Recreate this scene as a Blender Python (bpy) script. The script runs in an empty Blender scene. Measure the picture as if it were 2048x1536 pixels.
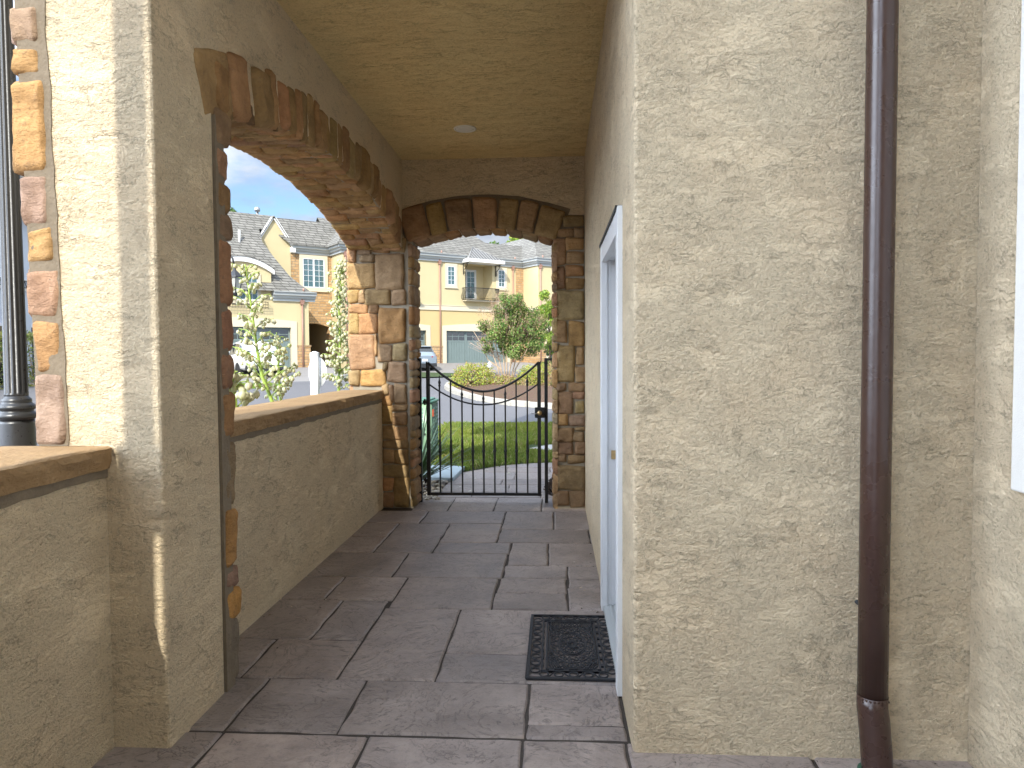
import bpy, bmesh, math, random
from mathutils import Vector, Matrix, noise
sc = bpy.context.scene
COL = sc.collection
PI = math.pi
rnd = random.Random(7)

# ------------------------------------------------------------------ helpers
def tag(o, label=None, cat=None, group=None, kind=None):
    if label: o['label'] = label
    if cat: o['category'] = cat
    if group: o['group'] = group
    if kind: o['kind'] = kind
    return o

def empty(name, loc=(0, 0, 0), rz=0, label=None, cat=None, group=None):
    o = bpy.data.objects.new(name, None)
    o.location = loc; o.rotation_euler = (0, 0, rz); o.empty_display_size = .1
    COL.objects.link(o)
    return tag(o, label, cat, group)

def copy_tree(o, parent=None):
    c = o.copy(); COL.objects.link(c)
    if parent: c.parent = parent
    for ch in list(o.children): copy_tree(ch, c)
    return c

def nz(x, y=0, z=0): return noise.noise(Vector((x, y, z)))

class MB:
    """collects vertices, faces and a colour per vertex, then links ONE mesh object"""
    def __init__(s): s.v = []; s.f = []; s.c = []; s.col = (1, 1, 1); s.sm = []
    def vert(s, p, col=None):
        s.v.append(tuple(p)); s.c.append(col or s.col); return len(s.v) - 1
    def face(s, ids, smooth=False): s.f.append(tuple(ids)); s.sm.append(smooth)
    def poly(s, pts, smooth=False): s.face([s.vert(p) for p in pts], smooth)
    def box(s, a, b):
        (x0, y0, z0), (x1, y1, z1) = a, b
        i = [s.vert(p) for p in ((x0,y0,z0),(x1,y0,z0),(x1,y1,z0),(x0,y1,z0),(x0,y0,z1),(x1,y0,z1),(x1,y1,z1),(x0,y1,z1))]
        for f in ((0,3,2,1),(4,5,6,7),(0,1,5,4),(1,2,6,5),(2,3,7,6),(3,0,4,7)): s.face([i[k] for k in f])
    def cbox(s, c, d): s.box([c[k]-d[k]/2 for k in range(3)], [c[k]+d[k]/2 for k in range(3)])
    def prism(s, pts, off):
        """flat polygon pts extruded by vector off"""
        off = Vector(off); n = len(pts)
        a = [s.vert(p) for p in pts]; b = [s.vert(Vector(p) + off) for p in pts]
        s.face(a[::-1]); s.face(b)
        for k in range(n): s.face((a[k], a[(k+1) % n], b[(k+1) % n], b[k]))
    def tube(s, pts, r, n=8, cap=True, smooth=True, flat=None):
        pts = [Vector(p) for p in pts]; m = len(pts)
        rr = r if isinstance(r, (list, tuple)) else [r]*m
        rings = []; up = None
        for k, p in enumerate(pts):
            t = (pts[min(k+1, m-1)] - pts[max(k-1, 0)]).normalized()
            if up is None:
                up = Vector((0, 0, 1)) if abs(t.z) < .9 else Vector((0, 1, 0))
            a = t.cross(up)
            if a.length < 1e-5: a = t.orthogonal()
            a.normalize(); b = a.cross(t).normalized(); up = b
            rings.append([s.vert(p + a*math.cos(2*PI*(j+.5)/n)*rr[k] + b*math.sin(2*PI*(j+.5)/n)*rr[k]*(flat or 1)) for j in range(n)])
        for k in range(m-1):
            for j in range(n):
                s.face((rings[k][j], rings[k+1][j], rings[k+1][(j+1) % n], rings[k][(j+1) % n]), smooth)
        if cap:
            s.face(rings[0]); s.face(rings[-1][::-1])
    def lathe(s, prof, c=(0, 0, 0), n=16, smooth=True, axis='z', flute=None):
        c = Vector(c); rings = []
        for k, (r, h) in enumerate(prof):
            ring = []
            for j in range(n):
                a = 2*PI*j/n; q = r
                if flute and flute[0] <= h <= flute[1]: q = r*(1 - flute[3]*(.5+.5*math.cos(flute[2]*a)))
                d = (math.cos(a)*q, math.sin(a)*q, h)
                if axis == 'y': d = (d[0], d[2], d[1])
                if axis == 'x': d = (d[2], d[0], d[1])
                ring.append(s.vert(c + Vector(d)))
            rings.append(ring)
        for k in range(len(prof)-1):
            for j in range(n):
                f = (rings[k][j], rings[k][(j+1) % n], rings[k+1][(j+1) % n], rings[k+1][j])
                s.face(f if axis == 'z' else f[::-1], smooth)
        if prof[0][0] > 1e-6: s.face(rings[0][::-1] if axis == 'z' else rings[0])
        if prof[-1][0] > 1e-6: s.face(rings[-1] if axis == 'z' else rings[-1][::-1])
    def build(s, name, mat, parent=None, loc=None, bevel=0, fixn=True):
        me = bpy.data.meshes.new(name); me.from_pydata(s.v, [], s.f); me.update()
        at = me.color_attributes.new('Col', 'FLOAT_COLOR', 'POINT')
        buf = []
        for c in s.c: buf += [c[0], c[1], c[2], 1.0]
        at.data.foreach_set('color', buf)
        me.polygons.foreach_set('use_smooth', s.sm)
        if fixn or bevel:
            bm = bmesh.new(); bm.from_mesh(me)
            if bevel:
                bmesh.ops.remove_doubles(bm, verts=bm.verts, dist=1e-5)
                es = [e for e in bm.edges if len(e.link_faces) == 2 and e.calc_face_angle(0) > .6]
                bmesh.ops.bevel(bm, geom=es, offset=bevel, segments=2, profile=.5, affect='EDGES')
            if fixn: bmesh.ops.recalc_face_normals(bm, faces=bm.faces)
            bm.to_mesh(me); bm.free()
        me.materials.append(mat)
        o = bpy.data.objects.new(name, me); COL.objects.link(o)
        if parent: o.parent = parent
        if loc: o.location = loc
        return o

# ------------------------------------------------------------------ materials
class NT:
    def __init__(s, name):
        s.m = bpy.data.materials.new(name); s.m.use_nodes = True
        s.t = s.m.node_tree; s.n = s.t.nodes; s.l = s.t.links
        s.b = s.n['Principled BSDF']; s.out = s.n['Material Output']
    def node(s, typ, **kw):
        nd = s.n.new(typ)
        for k, v in kw.items():
            if k.startswith('i_'): nd.inputs[int(k[2:])].default_value = v
            else: setattr(nd, k, v)
        return nd
    def link(s, a, b): s.l.new(a, b)
    def coord(s, scale=(1, 1, 1), rot=(0, 0, 0), kind='Object'):
        tc = s.node('ShaderNodeTexCoord'); mp = s.node('ShaderNodeMapping')
        mp.inputs['Scale'].default_value = scale; mp.inputs['Rotation'].default_value = rot
        s.link(tc.outputs[kind], mp.inputs['Vector']); return mp.outputs['Vector']
    def noise(s, vec, scale, detail=4, rough=.55, dist=0.0):
        nd = s.node('ShaderNodeTexNoise'); nd.inputs['Scale'].default_value = scale
        nd.inputs['Detail'].default_value = detail; nd.inputs['Roughness'].default_value = rough
        nd.inputs['Distortion'].default_value = dist
        s.link(vec, nd.inputs['Vector']); return nd.outputs['Fac']
    def ramp(s, fac, stops, interp='LINEAR'):
        nd = s.node('ShaderNodeValToRGB'); cr = nd.color_ramp; cr.interpolation = interp
        while len(cr.elements) < len(stops): cr.elements.new(.5)
        for e, (p, c) in zip(cr.elements, stops):
            e.position = p; e.color = (c, c, c, 1) if isinstance(c, (int, float)) else (*c, 1)
        s.link(fac, nd.inputs['Fac']); return nd.outputs['Color']
    def mix(s, fac, a, b, mode='MIX'):
        nd = s.node('ShaderNodeMix', data_type='RGBA', blend_type=mode)
        if isinstance(fac, (int, float)): nd.inputs[0].default_value = fac
        else: s.link(fac, nd.inputs[0])
        for k, q in ((6, a), (7, b)):
            if isinstance(q, tuple): nd.inputs[k].default_value = (*q, 1)
            else: s.link(q, nd.inputs[k])
        return nd.outputs[2]
    def math(s, op, a, b=0.0, c=None):
        nd = s.node('ShaderNodeMath', operation=op)
        for k, q in ((0, a), (1, b), (2, c)):
            if q is None: continue
            if isinstance(q, (int, float)): nd.inputs[k].default_value = q
            else: s.link(q, nd.inputs[k])
        return nd.outputs[0]
    def attr(s):
        nd = s.node('ShaderNodeVertexColor'); nd.layer_name = 'Col'; return nd.outputs['Color']
    def bump(s, h, dist=.01, strength=1.0, prev=None):
        nd = s.node('ShaderNodeBump'); nd.inputs['Distance'].default_value = dist
        nd.inputs['Strength'].default_value = strength
        s.link(h, nd.inputs['Height'])
        if prev is not None: s.link(prev, nd.inputs['Normal'])
        return nd.outputs['Normal']
    def done(s, color=None, rough=.8, normal=None, metal=0.0, spec=None):
        if color is not None:
            if isinstance(color, tuple): s.b.inputs['Base Color'].default_value = (*color, 1)
            else: s.link(color, s.b.inputs['Base Color'])
        if isinstance(rough, (int, float)): s.b.inputs['Roughness'].default_value = rough
        else: s.link(rough, s.b.inputs['Roughness'])
        s.b.inputs['Metallic'].default_value = metal
        if spec is not None: s.b.inputs['Specular IOR Level'].default_value = spec
        if normal is not None: s.link(normal, s.b.inputs['Normal'])
        return s.m

def plain(name, col, rough=.6, metal=0.0, var=.12, scale=8, bump=0.0, bscale=60, spec=None):
    t = NT(name); v = t.coord()
    f = t.noise(v, scale, 5)
    c = t.mix(f, tuple(max(0, q*(1-var)) for q in col), tuple(min(1, q*(1+var)) for q in col))
    n = t.bump(t.noise(v, bscale, 3), bump) if bump else None
    r = t.ramp(t.noise(v, scale*3, 3), [(.3, max(0, rough-.08)), (.7, min(1, rough+.08))])
    return t.done(c, r, n, metal, spec)

def stucco(name, col, stretch=(1, 1, 2.6), amp=.005, stain=.1, lay=1.0, grit=1.0):
    """hand-trowelled acrylic stucco: coarse dragged grit, smooth islands and ragged lips"""
    t = NT(name)
    v = t.coord(stretch); v1 = t.coord()
    def warped(vec, sc, amt, det=4):
        wn = t.node('ShaderNodeTexNoise'); wn.inputs['Scale'].default_value = sc; wn.inputs['Detail'].default_value = det
        t.link(v1, wn.inputs['Vector'])
        wv = t.node('ShaderNodeVectorMath', operation='MULTIPLY_ADD')
        t.link(wn.outputs['Color'], wv.inputs[0]); wv.inputs[1].default_value = (amt,)*3; t.link(vec, wv.inputs[2])
        return wv.outputs[0]
    w1 = warped(v, 7, .16); w2 = warped(w1, 42, .07, 6)
    a = t.noise(w2, 4.6*lay, 5, .55)
    b = t.noise(w2, 11.0*lay, 5, .6)
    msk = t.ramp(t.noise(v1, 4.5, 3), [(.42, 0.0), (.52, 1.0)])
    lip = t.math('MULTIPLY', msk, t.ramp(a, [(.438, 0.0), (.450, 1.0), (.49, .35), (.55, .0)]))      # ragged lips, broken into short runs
    lip2 = t.ramp(b, [(.46, 0.0), (.472, 1.0), (.50, .3), (.55, 0.0)])
    patch = t.ramp(t.noise(w1, 2.6*lay, 4, .6), [(.36, .5), (.52, 1.0)])      # smooth islands against rough fields
    vg = t.coord(tuple(q**.25 for q in stretch))
    g1 = t.noise(vg, 84, 5, .62, .3); g2 = t.noise(vg, 170, 4, .65)
    grain = t.math('MULTIPLY', patch, t.math('ADD', g1, t.math('MULTIPLY', g2, .55)))
    h = t.math('ADD', t.math('MULTIPLY', lip, 1.0), t.math('MULTIPLY', lip2, .62))
    h = t.math('ADD', h, t.math('MULTIPLY', grain, 3.1*grit))
    h = t.math('ADD', h, t.math('MULTIPLY', g2, .25))
    n = t.bump(h, amp, 1.0)
    n = t.bump(t.noise(v1, 1.3, 3), .012, .5, n)
    lo = tuple(q*(1-stain) for q in col); hi = tuple(min(1, q*(1+stain*.6)) for q in col)
    c = t.mix(t.noise(v1, .9, 5, .6), lo, hi)
    c = t.mix(t.ramp(t.noise(v1, 2.2, 5, .6), [(.4, 0.0), (.65, .35)]), c, (col[0]*1.02, col[1]*.93, col[2]*.86))
    pit = t.ramp(t.math('MULTIPLY', g1, 1.0), [(.32, .85), (.47, 0.0)])         # darker in the pits of the grit
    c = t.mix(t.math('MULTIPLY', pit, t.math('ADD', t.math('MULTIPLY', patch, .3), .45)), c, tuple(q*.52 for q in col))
    c = t.mix(t.math('MULTIPLY', msk, t.ramp(a, [(.415, 0.0), (.436, .75), (.445, 0.0)])), c, tuple(q*.5 for q in col))  # thin dark line paints the shadow of each lip into the colour
    return t.done(c, .92, n, 0, .25)

def stone_mat(name, bump=.006):
    t = NT(name); v = t.coord(); base = t.attr()
    f = t.noise(v, 7, 6, .65); g = t.noise(v, 40, 5, .65)
    c = t.mix(t.ramp(f, [(.3, 0.0), (.7, 1.0)]), (.62, .58, .55), (1.22, 1.18, 1.12))
    c = t.mix(1.0, base, c, 'MULTIPLY')
    c = t.mix(t.ramp(g, [(.56, 0.0), (.72, .5)]), c, (.16, .11, .07))
    vs = t.coord((1, 1, 2.2))
    n = t.bump(t.noise(vs, 14, 9, .72), bump*3.2)
    n = t.bump(g, bump*1.3, .9, n)
    return t.done(c, .93, n, 0, .2)

def attr_mat(name, rough=.7, trans=0.0, var=.15, spec=.3):
    t = NT(name); v = t.coord(); base = t.attr()
    c = t.mix(1.0, base, t.mix(t.noise(v, 25, 3), (1-var,)*3, (1+var,)*3), 'MULTIPLY')
    t.done(c, rough, None, 0, spec)
    if trans:
        tr = t.node('ShaderNodeBsdfTranslucent'); mx = t.node('ShaderNodeMixShader'); mx.inputs[0].default_value = trans
        t.link(c, tr.inputs['Color']); t.link(t.b.outputs[0], mx.inputs[1]); t.link(tr.outputs[0], mx.inputs[2])
        t.link(mx.outputs[0], t.out.inputs['Surface'])
    return t.m

CREAM = (.71, .592, .412)
M = {}
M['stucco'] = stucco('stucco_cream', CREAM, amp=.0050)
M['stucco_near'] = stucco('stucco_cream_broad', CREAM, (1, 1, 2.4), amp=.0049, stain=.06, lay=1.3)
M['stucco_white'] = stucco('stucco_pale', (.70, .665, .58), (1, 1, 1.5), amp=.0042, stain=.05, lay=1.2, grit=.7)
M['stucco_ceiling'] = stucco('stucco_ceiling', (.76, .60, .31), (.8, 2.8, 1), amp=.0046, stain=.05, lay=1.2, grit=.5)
M['trim_stucco'] = plain('sand_finish_trim', (.66, .645, .60), .9, var=.05, bump=.0015, bscale=220)
M['mortar'] = plain('mortar', (.165, .132, .092), .95, var=.25, scale=20, bump=.004, bscale=70)
M['mortar_pale'] = plain('mortar_pale', (.30, .265, .205), .95, var=.25, scale=20, bump=.004, bscale=70)
M['stone'] = stone_mat('cut_stone')
M['coping'] = None
def coping_mat():
    t = NT('coping_stone'); v = t.coord((1, 1, 1))
    f = t.noise(v, 2.5, 6, .6); g = t.noise(t.coord((5, 1.2, 5)), 9, 7, .65)
    c = t.mix(t.ramp(f, [(.3, 0.0), (.7, 1.0)]), (.28, .18, .09), (.41, .27, .14))
    c = t.mix(t.ramp(g, [(.55, 0.0), (.8, .5)]), c, (.26, .17, .10))
    return t.done(c, .9, t.bump(t.noise(v, 22, 7, .7), .022, 1.0, t.bump(g, .012)), 0, .25)
M['coping'] = coping_mat()
def slate():
    t = NT('stamped_slate'); v = t.coord(); base = t.attr()
    off = t.node('ShaderNodeVectorMath', operation='MULTIPLY_ADD')   # each slab gets its own grain
    t.link(base, off.inputs[0]); off.inputs[1].default_value = (91, 147, 0); t.link(v, off.inputs[2])
    f = t.noise(off.outputs[0], 3.0, 7, .66, .4); g = t.noise(v, 85, 6, .72); g2 = t.noise(v, 21, 6, .7)
    w = t.noise(off.outputs[0], 2.1, 10, .60, 1.9)
    st = t.ramp(w, [(.36, 0.0), (.368, .3), (.43, .33), (.437, .6), (.505, .64), (.512, .9), (.60, 1.0), (.607, .8)])
    edge = t.ramp(w, [(.355, 0.0), (.364, .7), (.371, 0.0), (.426, 0.0), (.434, .7), (.441, 0.0), (.501, 0.0), (.509, .7), (.516, 0.0)])
    c = t.mix(t.ramp(f, [(.30, 0.0), (.68, 1.0)]), (.68, .65, .64), (1.30, 1.27, 1.25))
    c = t.mix(1.0, base, c, 'MULTIPLY')
    c = t.mix(t.ramp(g2, [(.50, 0.0), (.72, .5)]), c, (.13, .11, .105))
    c = t.mix(t.ramp(g, [(.55, 0.0), (.72, .55)]), c, (.085, .075, .072))
    c = t.mix(edge, c, (.075, .066, .064))
    h = t.math('ADD', st, t.math('MULTIPLY', g, .35)); h = t.math('ADD', h, t.math('MULTIPLY', g2, .35))
    n = t.bump(h, .0055); n = t.bump(f, .02, .6, n)
    r = t.ramp(f, [(.3, .38), (.7, .60)])
    return t.done(c, r, n, 0, .45)
M['slate'] = slate()
M['joint'] = plain('dark_joint', (.045, .036, .030), .95, var=.3, scale=30, bump=.003)
M['asphalt'] = None
def asphalt():
    t = NT('asphalt'); v = t.coord()
    c = t.mix(t.noise(v, .35, 5), (.115, .115, .124), (.16, .157, .165))
    c = t.mix(t.ramp(t.noise(v, 90, 3), [(.5, 0.0), (.8, .5)]), c, (.19, .185, .18))
    return t.done(c, .9, t.bump(t.noise(v, 130, 3), .006), 0, .3)
M['asphalt'] = asphalt()
M['drive'] = plain('driveway_asphalt', (.24, .225, .215), .9, var=.14, scale=.8, bump=.004, bscale=120)
M['concrete'] = plain('concrete', (.36, .35, .33), .9, var=.12, scale=3, bump=.002, bscale=90)
M['kerb'] = plain('granite_kerb', (.36, .335, .285), .9, var=.2, scale=9, bump=.004, bscale=60)
M['soil'] = plain('soil', (.075, .05, .035), .97, var=.35, scale=12, bump=.02, bscale=30)
def mulch():
    t = NT('bark_mulch'); v = t.coord()
    vo = t.node('ShaderNodeTexVoronoi'); vo.inputs['Scale'].default_value = 26
    t.link(t.coord((1, 2.4, 1)), vo.inputs['Vector'])
    c = t.mix(t.noise(v, 40, 4), (.10, .065, .045), (.27, .175, .12))
    c = t.mix(.35, c, vo.outputs['Color'], 'MULTIPLY')
    return t.done(c, .95, t.bump(vo.outputs['Distance'], .03), 0, .2)
M['mulch'] = mulch()
M['turf'] = plain('turf_soil', (.035, .06, .012), .95, var=.3, scale=6, bump=.02, bscale=50)
M['grass'] = attr_mat('grass_blades', .6, .35, .1)
M['leaf'] = attr_mat('leaves', .5, .3, .12)
M['needle'] = attr_mat('leaves_fine', .6, .25, .15)
M['bark'] = plain('pale_bark', (.40, .30, .20), .85, var=.3, scale=14, bump=.004, bscale=40)
M['bark_dark'] = plain('brown_bark', (.13, .09, .06), .9, var=.3, scale=14, bump=.01, bscale=30)
M['petal'] = attr_mat('yucca_petals', .55, .35, .06)
M['iron'] = plain('black_iron', (.012, .012, .013), .5, .0, var=.3, scale=20, bump=.0008, bscale=300, spec=.5)
M['lampblack'] = plain('black_lamp_paint', (.022, .022, .023), .34, 0, var=.2, scale=14, bump=.0006, bscale=200, spec=.6)
M['rubber'] = plain('black_rubber', (.011, .012, .016), .5, 0, var=.3, scale=40, bump=.001, bscale=200, spec=.5)
M['brown_pipe'] = plain('brown_aluminium', (.042, .020, .015), .3, 0, var=.1, scale=4, bump=.0006, bscale=40, spec=.6)
M['doorpaint'] = plain('pale_white_paint', (.65, .665, .68), .5, 0, var=.05, scale=6, bump=.0008, bscale=120)
M['white'] = plain('white_paint', (.78, .78, .76), .5, 0, var=.04, scale=5, bump=.0006, bscale=90)
M['gutter'] = plain('grey_gutter', (.40, .42, .42), .5, 0, var=.06, scale=2)
M['pvc'] = plain('white_vinyl', (.62, .64, .66), .45, 0, var=.03, scale=6)
M['signback'] = plain('sign_back_grey', (.52, .54, .55), .45, 0, var=.06, scale=6, metal=.0) if False else plain('sign_back_grey', (.52, .54, .55), .45)
M['brass'] = plain('worn_brass', (.55, .40, .20), .35, 1.0, var=.2, scale=60)
M['steel'] = plain('steel', (.5, .5, .5), .35, 1.0)
M['green_box'] = plain('green_enamel', (.22, .36, .22), .45, 0, var=.08, scale=5, bump=.0008, bscale=60)
M['green_lid'] = plain('green_enamel_lid', (.07, .19, .14), .45, 0, var=.08, scale=5)
M['orange_sticker'] = plain('orange_sticker', (.70, .10, .03), .5)
M['pad'] = plain('weathered_pad', (.30, .36, .385), .75, 0, var=.1, scale=9, bump=.002, bscale=80)
M['pebble'] = attr_mat('pebbles', .8, 0, .25)
M['lightcover'] = plain('white_light_cover', (.70, .68, .62), .4)
M['copper'] = plain('copper_brown_paint', (.36, .20, .15), .5, 0, var=.12, scale=4)
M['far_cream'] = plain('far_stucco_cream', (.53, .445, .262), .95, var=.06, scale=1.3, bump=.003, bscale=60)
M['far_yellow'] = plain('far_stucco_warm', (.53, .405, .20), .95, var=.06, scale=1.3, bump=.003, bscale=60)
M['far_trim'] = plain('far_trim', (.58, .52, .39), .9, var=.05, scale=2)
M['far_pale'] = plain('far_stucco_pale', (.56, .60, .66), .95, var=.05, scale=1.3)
M['garage'] = plain('grey_green_garage_paint', (.155, .20, .195), .55, 0, var=.1, scale=2.5)
M['dark'] = plain('dark_interior', (.012, .012, .012), .9)
M['blind'] = plain('white_blind', (.62, .64, .62), .8)
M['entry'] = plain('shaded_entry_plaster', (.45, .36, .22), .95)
def shingle():
    t = NT('roof_shingles'); tc = t.node('ShaderNodeTexCoord'); sp = t.node('ShaderNodeSeparateXYZ')
    t.link(tc.outputs['Object'], sp.inputs[0])
    cb = t.node('ShaderNodeCombineXYZ')
    t.link(t.math('ADD', sp.outputs[0], sp.outputs[1]), cb.inputs[0]); t.link(sp.outputs[2], cb.inputs[1])
    br = t.node('ShaderNodeTexBrick'); t.link(cb.outputs[0], br.inputs['Vector'])
    for k, q in (('Scale', 1.0), ('Mortar Size', .018), ('Brick Width', .42), ('Row Height', .155), ('Bias', 0.0), ('Mortar Smooth', .2)):
        br.inputs[k].default_value = q
    br.inputs['Color1'].default_value = (.165, .16, .145, 1); br.inputs['Color2'].default_value = (.235, .225, .205, 1)
    br.inputs['Mortar'].default_value = (.07, .065, .06, 1)
    br.offset = .37; br.squash = 1.3; br.squash_frequency = 3
    c = t.mix(t.noise(t.coord(), 3.5, 5), (.8, .8, .8), (1.2, 1.2, 1.18))
    c = t.mix(1.0, br.outputs['Color'], c, 'MULTIPLY')
    h = t.math('SUBTRACT', 1.0, br.outputs['Fac'])
    return t.done(c, .92, t.bump(h, .03), 0, .2)
M['shingle'] = shingle()
def farstone(name, a, b, mort):
    t = NT(name); tc = t.node('ShaderNodeTexCoord'); sp = t.node('ShaderNodeSeparateXYZ')
    t.link(tc.outputs['Object'], sp.inputs[0]); cb = t.node('ShaderNodeCombineXYZ')
    t.link(t.math('ADD', sp.outputs[0], sp.outputs[1]), cb.inputs[0]); t.link(sp.outputs[2], cb.inputs[1])
    wn = t.node('ShaderNodeTexNoise'); wn.inputs['Scale'].default_value = 5; t.link(cb.outputs[0], wn.inputs['Vector'])
    wv = t.node('ShaderNodeVectorMath', operation='MULTIPLY_ADD'); t.link(wn.outputs['Color'], wv.inputs[0])
    wv.inputs[1].default_value = (.08, .08, 0); t.link(cb.outputs[0], wv.inputs[2])
    br = t.node('ShaderNodeTexBrick'); t.link(wv.outputs[0], br.inputs['Vector'])
    for k, q in (('Scale', 1.0), ('Mortar Size', .014), ('Brick Width', .36), ('Row Height', .15), ('Bias', 0.0), ('Mortar Smooth', .3)):
        br.inputs[k].default_value = q
    br.inputs['Color1'].default_value = (*a, 1); br.inputs['Color2'].default_value = (*b, 1); br.inputs['Mortar'].default_value = (*mort, 1)
    br.squash = .6; br.squash_frequency = 3
    c = t.mix(t.noise(t.coord(), 6, 5), (.75, .75, .75), (1.25, 1.25, 1.25)); c = t.mix(1.0, br.outputs['Color'], c, 'MULTIPLY')
    return t.done(c, .95, t.bump(t.math('SUBTRACT', 1.0, br.outputs['Fac']), .02), 0, .2)
M['farstone'] = farstone('far_ledge_stone', (.40, .235, .105), (.54, .36, .19), (.30, .25, .18))
def glass(name, base, rough=.04, tr=0.0):
    t = NT(name); t.done(base, rough, None, 0, .8)
    t.b.inputs['Coat Weight'].default_value = .6; t.b.inputs['Coat Roughness'].default_value = .03
    if tr:
        tp = t.node('ShaderNodeBsdfTransparent'); mx = t.node('ShaderNodeMixShader'); mx.inputs[0].default_value = tr
        tp.inputs['Color'].default_value = (.85, .93, .95, 1)
        t.link(t.b.outputs[0], mx.inputs[1]); t.link(tp.outputs[0], mx.inputs[2]); t.link(mx.outputs[0], t.out.inputs['Surface'])
    return t.m
M['glass'] = glass('window_glass', (.09, .17, .19), .05, .35)
M['glass_dark'] = glass('dark_glass', (.012, .016, .018), .06)
def carpaint(name, col, metal=.0):
    t = NT(name); t.done(t.mix(t.noise(t.coord(), 6, 3), tuple(q*.95 for q in col), col), .3, None, metal, .5)
    t.b.inputs['Coat Weight'].default_value = .8; t.b.inputs['Coat Roughness'].default_value = .05
    return t.m
M['silver'] = carpaint('blue_grey_car_paint', (.30, .36, .42), .45)
M['carwhite'] = carpaint('white_car_paint', (.78, .78, .78))
M['tyre'] = plain('tyre_rubber', (.015, .015, .016), .85, var=.2)
M['taillight'] = plain('red_lens', (.42, .02, .03), .15, spec=.6)
M['plastic'] = plain('dark_plastic', (.03, .032, .035), .6)
M['plate'] = plain('plate_white', (.72, .72, .74), .5, var=.2, scale=30)
SUN_E = 2.2; SKY_E = .065; EXPO = 1.55
CLOUD_OFF = (5.5, 5.5, 0); CLOUD_DARK = (1.2, 1.5, 2.0, 1); CLOUD_LIGHT = (2.5, 2.7, 3.0, 1); CLOUD_GLOW = 5.5; SKY_FILL = 18.0
# ------------------------------------------------------------------ camera, sky, sun
F = 1430.0; EYE = Vector((0, 0, 1.5))
CAMROT = Matrix.Rotation(math.atan(86/F), 3, 'Z') @ Matrix.Rotation(PI/2 - math.atan(58/F), 3, 'X') @ Matrix.Rotation(-.006, 3, 'Z')
def ray(px, py): return CAMROT @ Vector(((px-1024)/F, -(py-768)/F, -1.0))
def onY(px, py, y):
    r = ray(px, py); return EYE + r*(y/r.y)
def onX(px, py, x):
    r = ray(px, py); return EYE + r*(x/r.x)
def onZ(px, py, z):
    r = ray(px, py); return EYE + r*((z-EYE.z)/r.z)
cam = bpy.data.objects.new('camera', bpy.data.cameras.new('camera')); COL.objects.link(cam)
cam.location = EYE; cam.rotation_euler = CAMROT.to_euler()
cam.data.sensor_width = 36; cam.data.lens = 36*F/2048; cam.data.clip_end = 2000; cam.data.clip_start = .05
sc.camera = cam

SUN = Vector((.176, 1.0, -.79)).normalized()
sl = bpy.data.lights.new('sun', 'SUN'); sl.energy = SUN_E; sl.angle = math.radians(.53); sl.color = (1.0, .95, .84)
so = bpy.data.objects.new('sun', sl); COL.objects.link(so); so.rotation_euler = SUN.to_track_quat('-Z', 'Y').to_euler()
w = bpy.data.worlds.new('World'); sc.world = w; w.use_nodes = True
nt = w.node_tree; bg = nt.nodes['Background']
sky = nt.nodes.new('ShaderNodeTexSky'); sky.sky_type = 'NISHITA'; sky.sun_disc = False
sky.sun_elevation = math.radians(37.9); sky.sun_rotation = math.radians(190); sky.air_density = 1.0; sky.dust_density = .15; sky.ozone_density = 4.0
tc = nt.nodes.new('ShaderNodeTexCoord'); sep = nt.nodes.new('ShaderNodeSeparateXYZ'); nt.links.new(tc.outputs['Generated'], sep.inputs[0])
def wm(op, a, b=0.0):
    nd = nt.nodes.new('ShaderNodeMath'); nd.operation = op
    for k, q in ((0, a), (1, b)):
        if isinstance(q, (int, float)): nd.inputs[k].default_value = q
        else: nt.links.new(q, nd.inputs[k])
    return nd.outputs[0]
den = wm('ADD', wm('MAXIMUM', sep.outputs[2], 0.0), .22)
cb = nt.nodes.new('ShaderNodeCombineXYZ')
nt.links.new(wm('DIVIDE', sep.outputs[0], den), cb.inputs[0]); nt.links.new(wm('DIVIDE', sep.outputs[1], den), cb.inputs[1])
mp = nt.nodes.new('ShaderNodeMapping'); mp.inputs['Location'].default_value = CLOUD_OFF; nt.links.new(cb.outputs[0], mp.inputs[0])
cn = nt.nodes.new('ShaderNodeTexNoise'); cn.inputs['Scale'].default_value = 1.9; cn.inputs['Detail'].default_value = 9; cn.inputs['Roughness'].default_value = .58
nt.links.new(mp.outputs[0], cn.inputs['Vector'])
cr = nt.nodes.new('ShaderNodeValToRGB'); cr.color_ramp.elements[0].position = .40; cr.color_ramp.elements[1].position = .53
nt.links.new(cn.outputs['Fac'], cr.inputs[0])
cs = nt.nodes.new('ShaderNodeTexNoise'); cs.inputs['Scale'].default_value = 3.4; cs.inputs['Detail'].default_value = 7
mp2 = nt.nodes.new('ShaderNodeMapping'); mp2.inputs['Location'].default_value = (3.1, 1.7, 4); nt.links.new(cb.outputs[0], mp2.inputs[0]); nt.links.new(mp2.outputs[0], cs.inputs['Vector'])
cc = nt.nodes.new('ShaderNodeValToRGB'); cc.color_ramp.elements[0].position = .36; cc.color_ramp.elements[1].position = .62
cc.color_ramp.elements[0].color = CLOUD_DARK; cc.color_ramp.elements[1].color = CLOUD_LIGHT
nt.links.new(cs.outputs['Fac'], cc.inputs[0])
dt = nt.nodes.new('ShaderNodeVectorMath'); dt.operation = 'DOT_PRODUCT'; nt.links.new(tc.outputs['Generated'], dt.inputs[0]); dt.inputs[1].default_value = tuple(-SUN)
glow = wm('POWER', wm('MAXIMUM', wm('ADD', wm('MULTIPLY', dt.outputs['Value'], .5), .5), .0), 1.3)      # clouds are brighter towards the sun
dl = nt.nodes.new('ShaderNodeVectorMath'); dl.operation = 'DOT_PRODUCT'; nt.links.new(tc.outputs['Generated'], dl.inputs[0]); dl.inputs[1].default_value = tuple(Vector((-.93, -.25, .30)).normalized())
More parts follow.
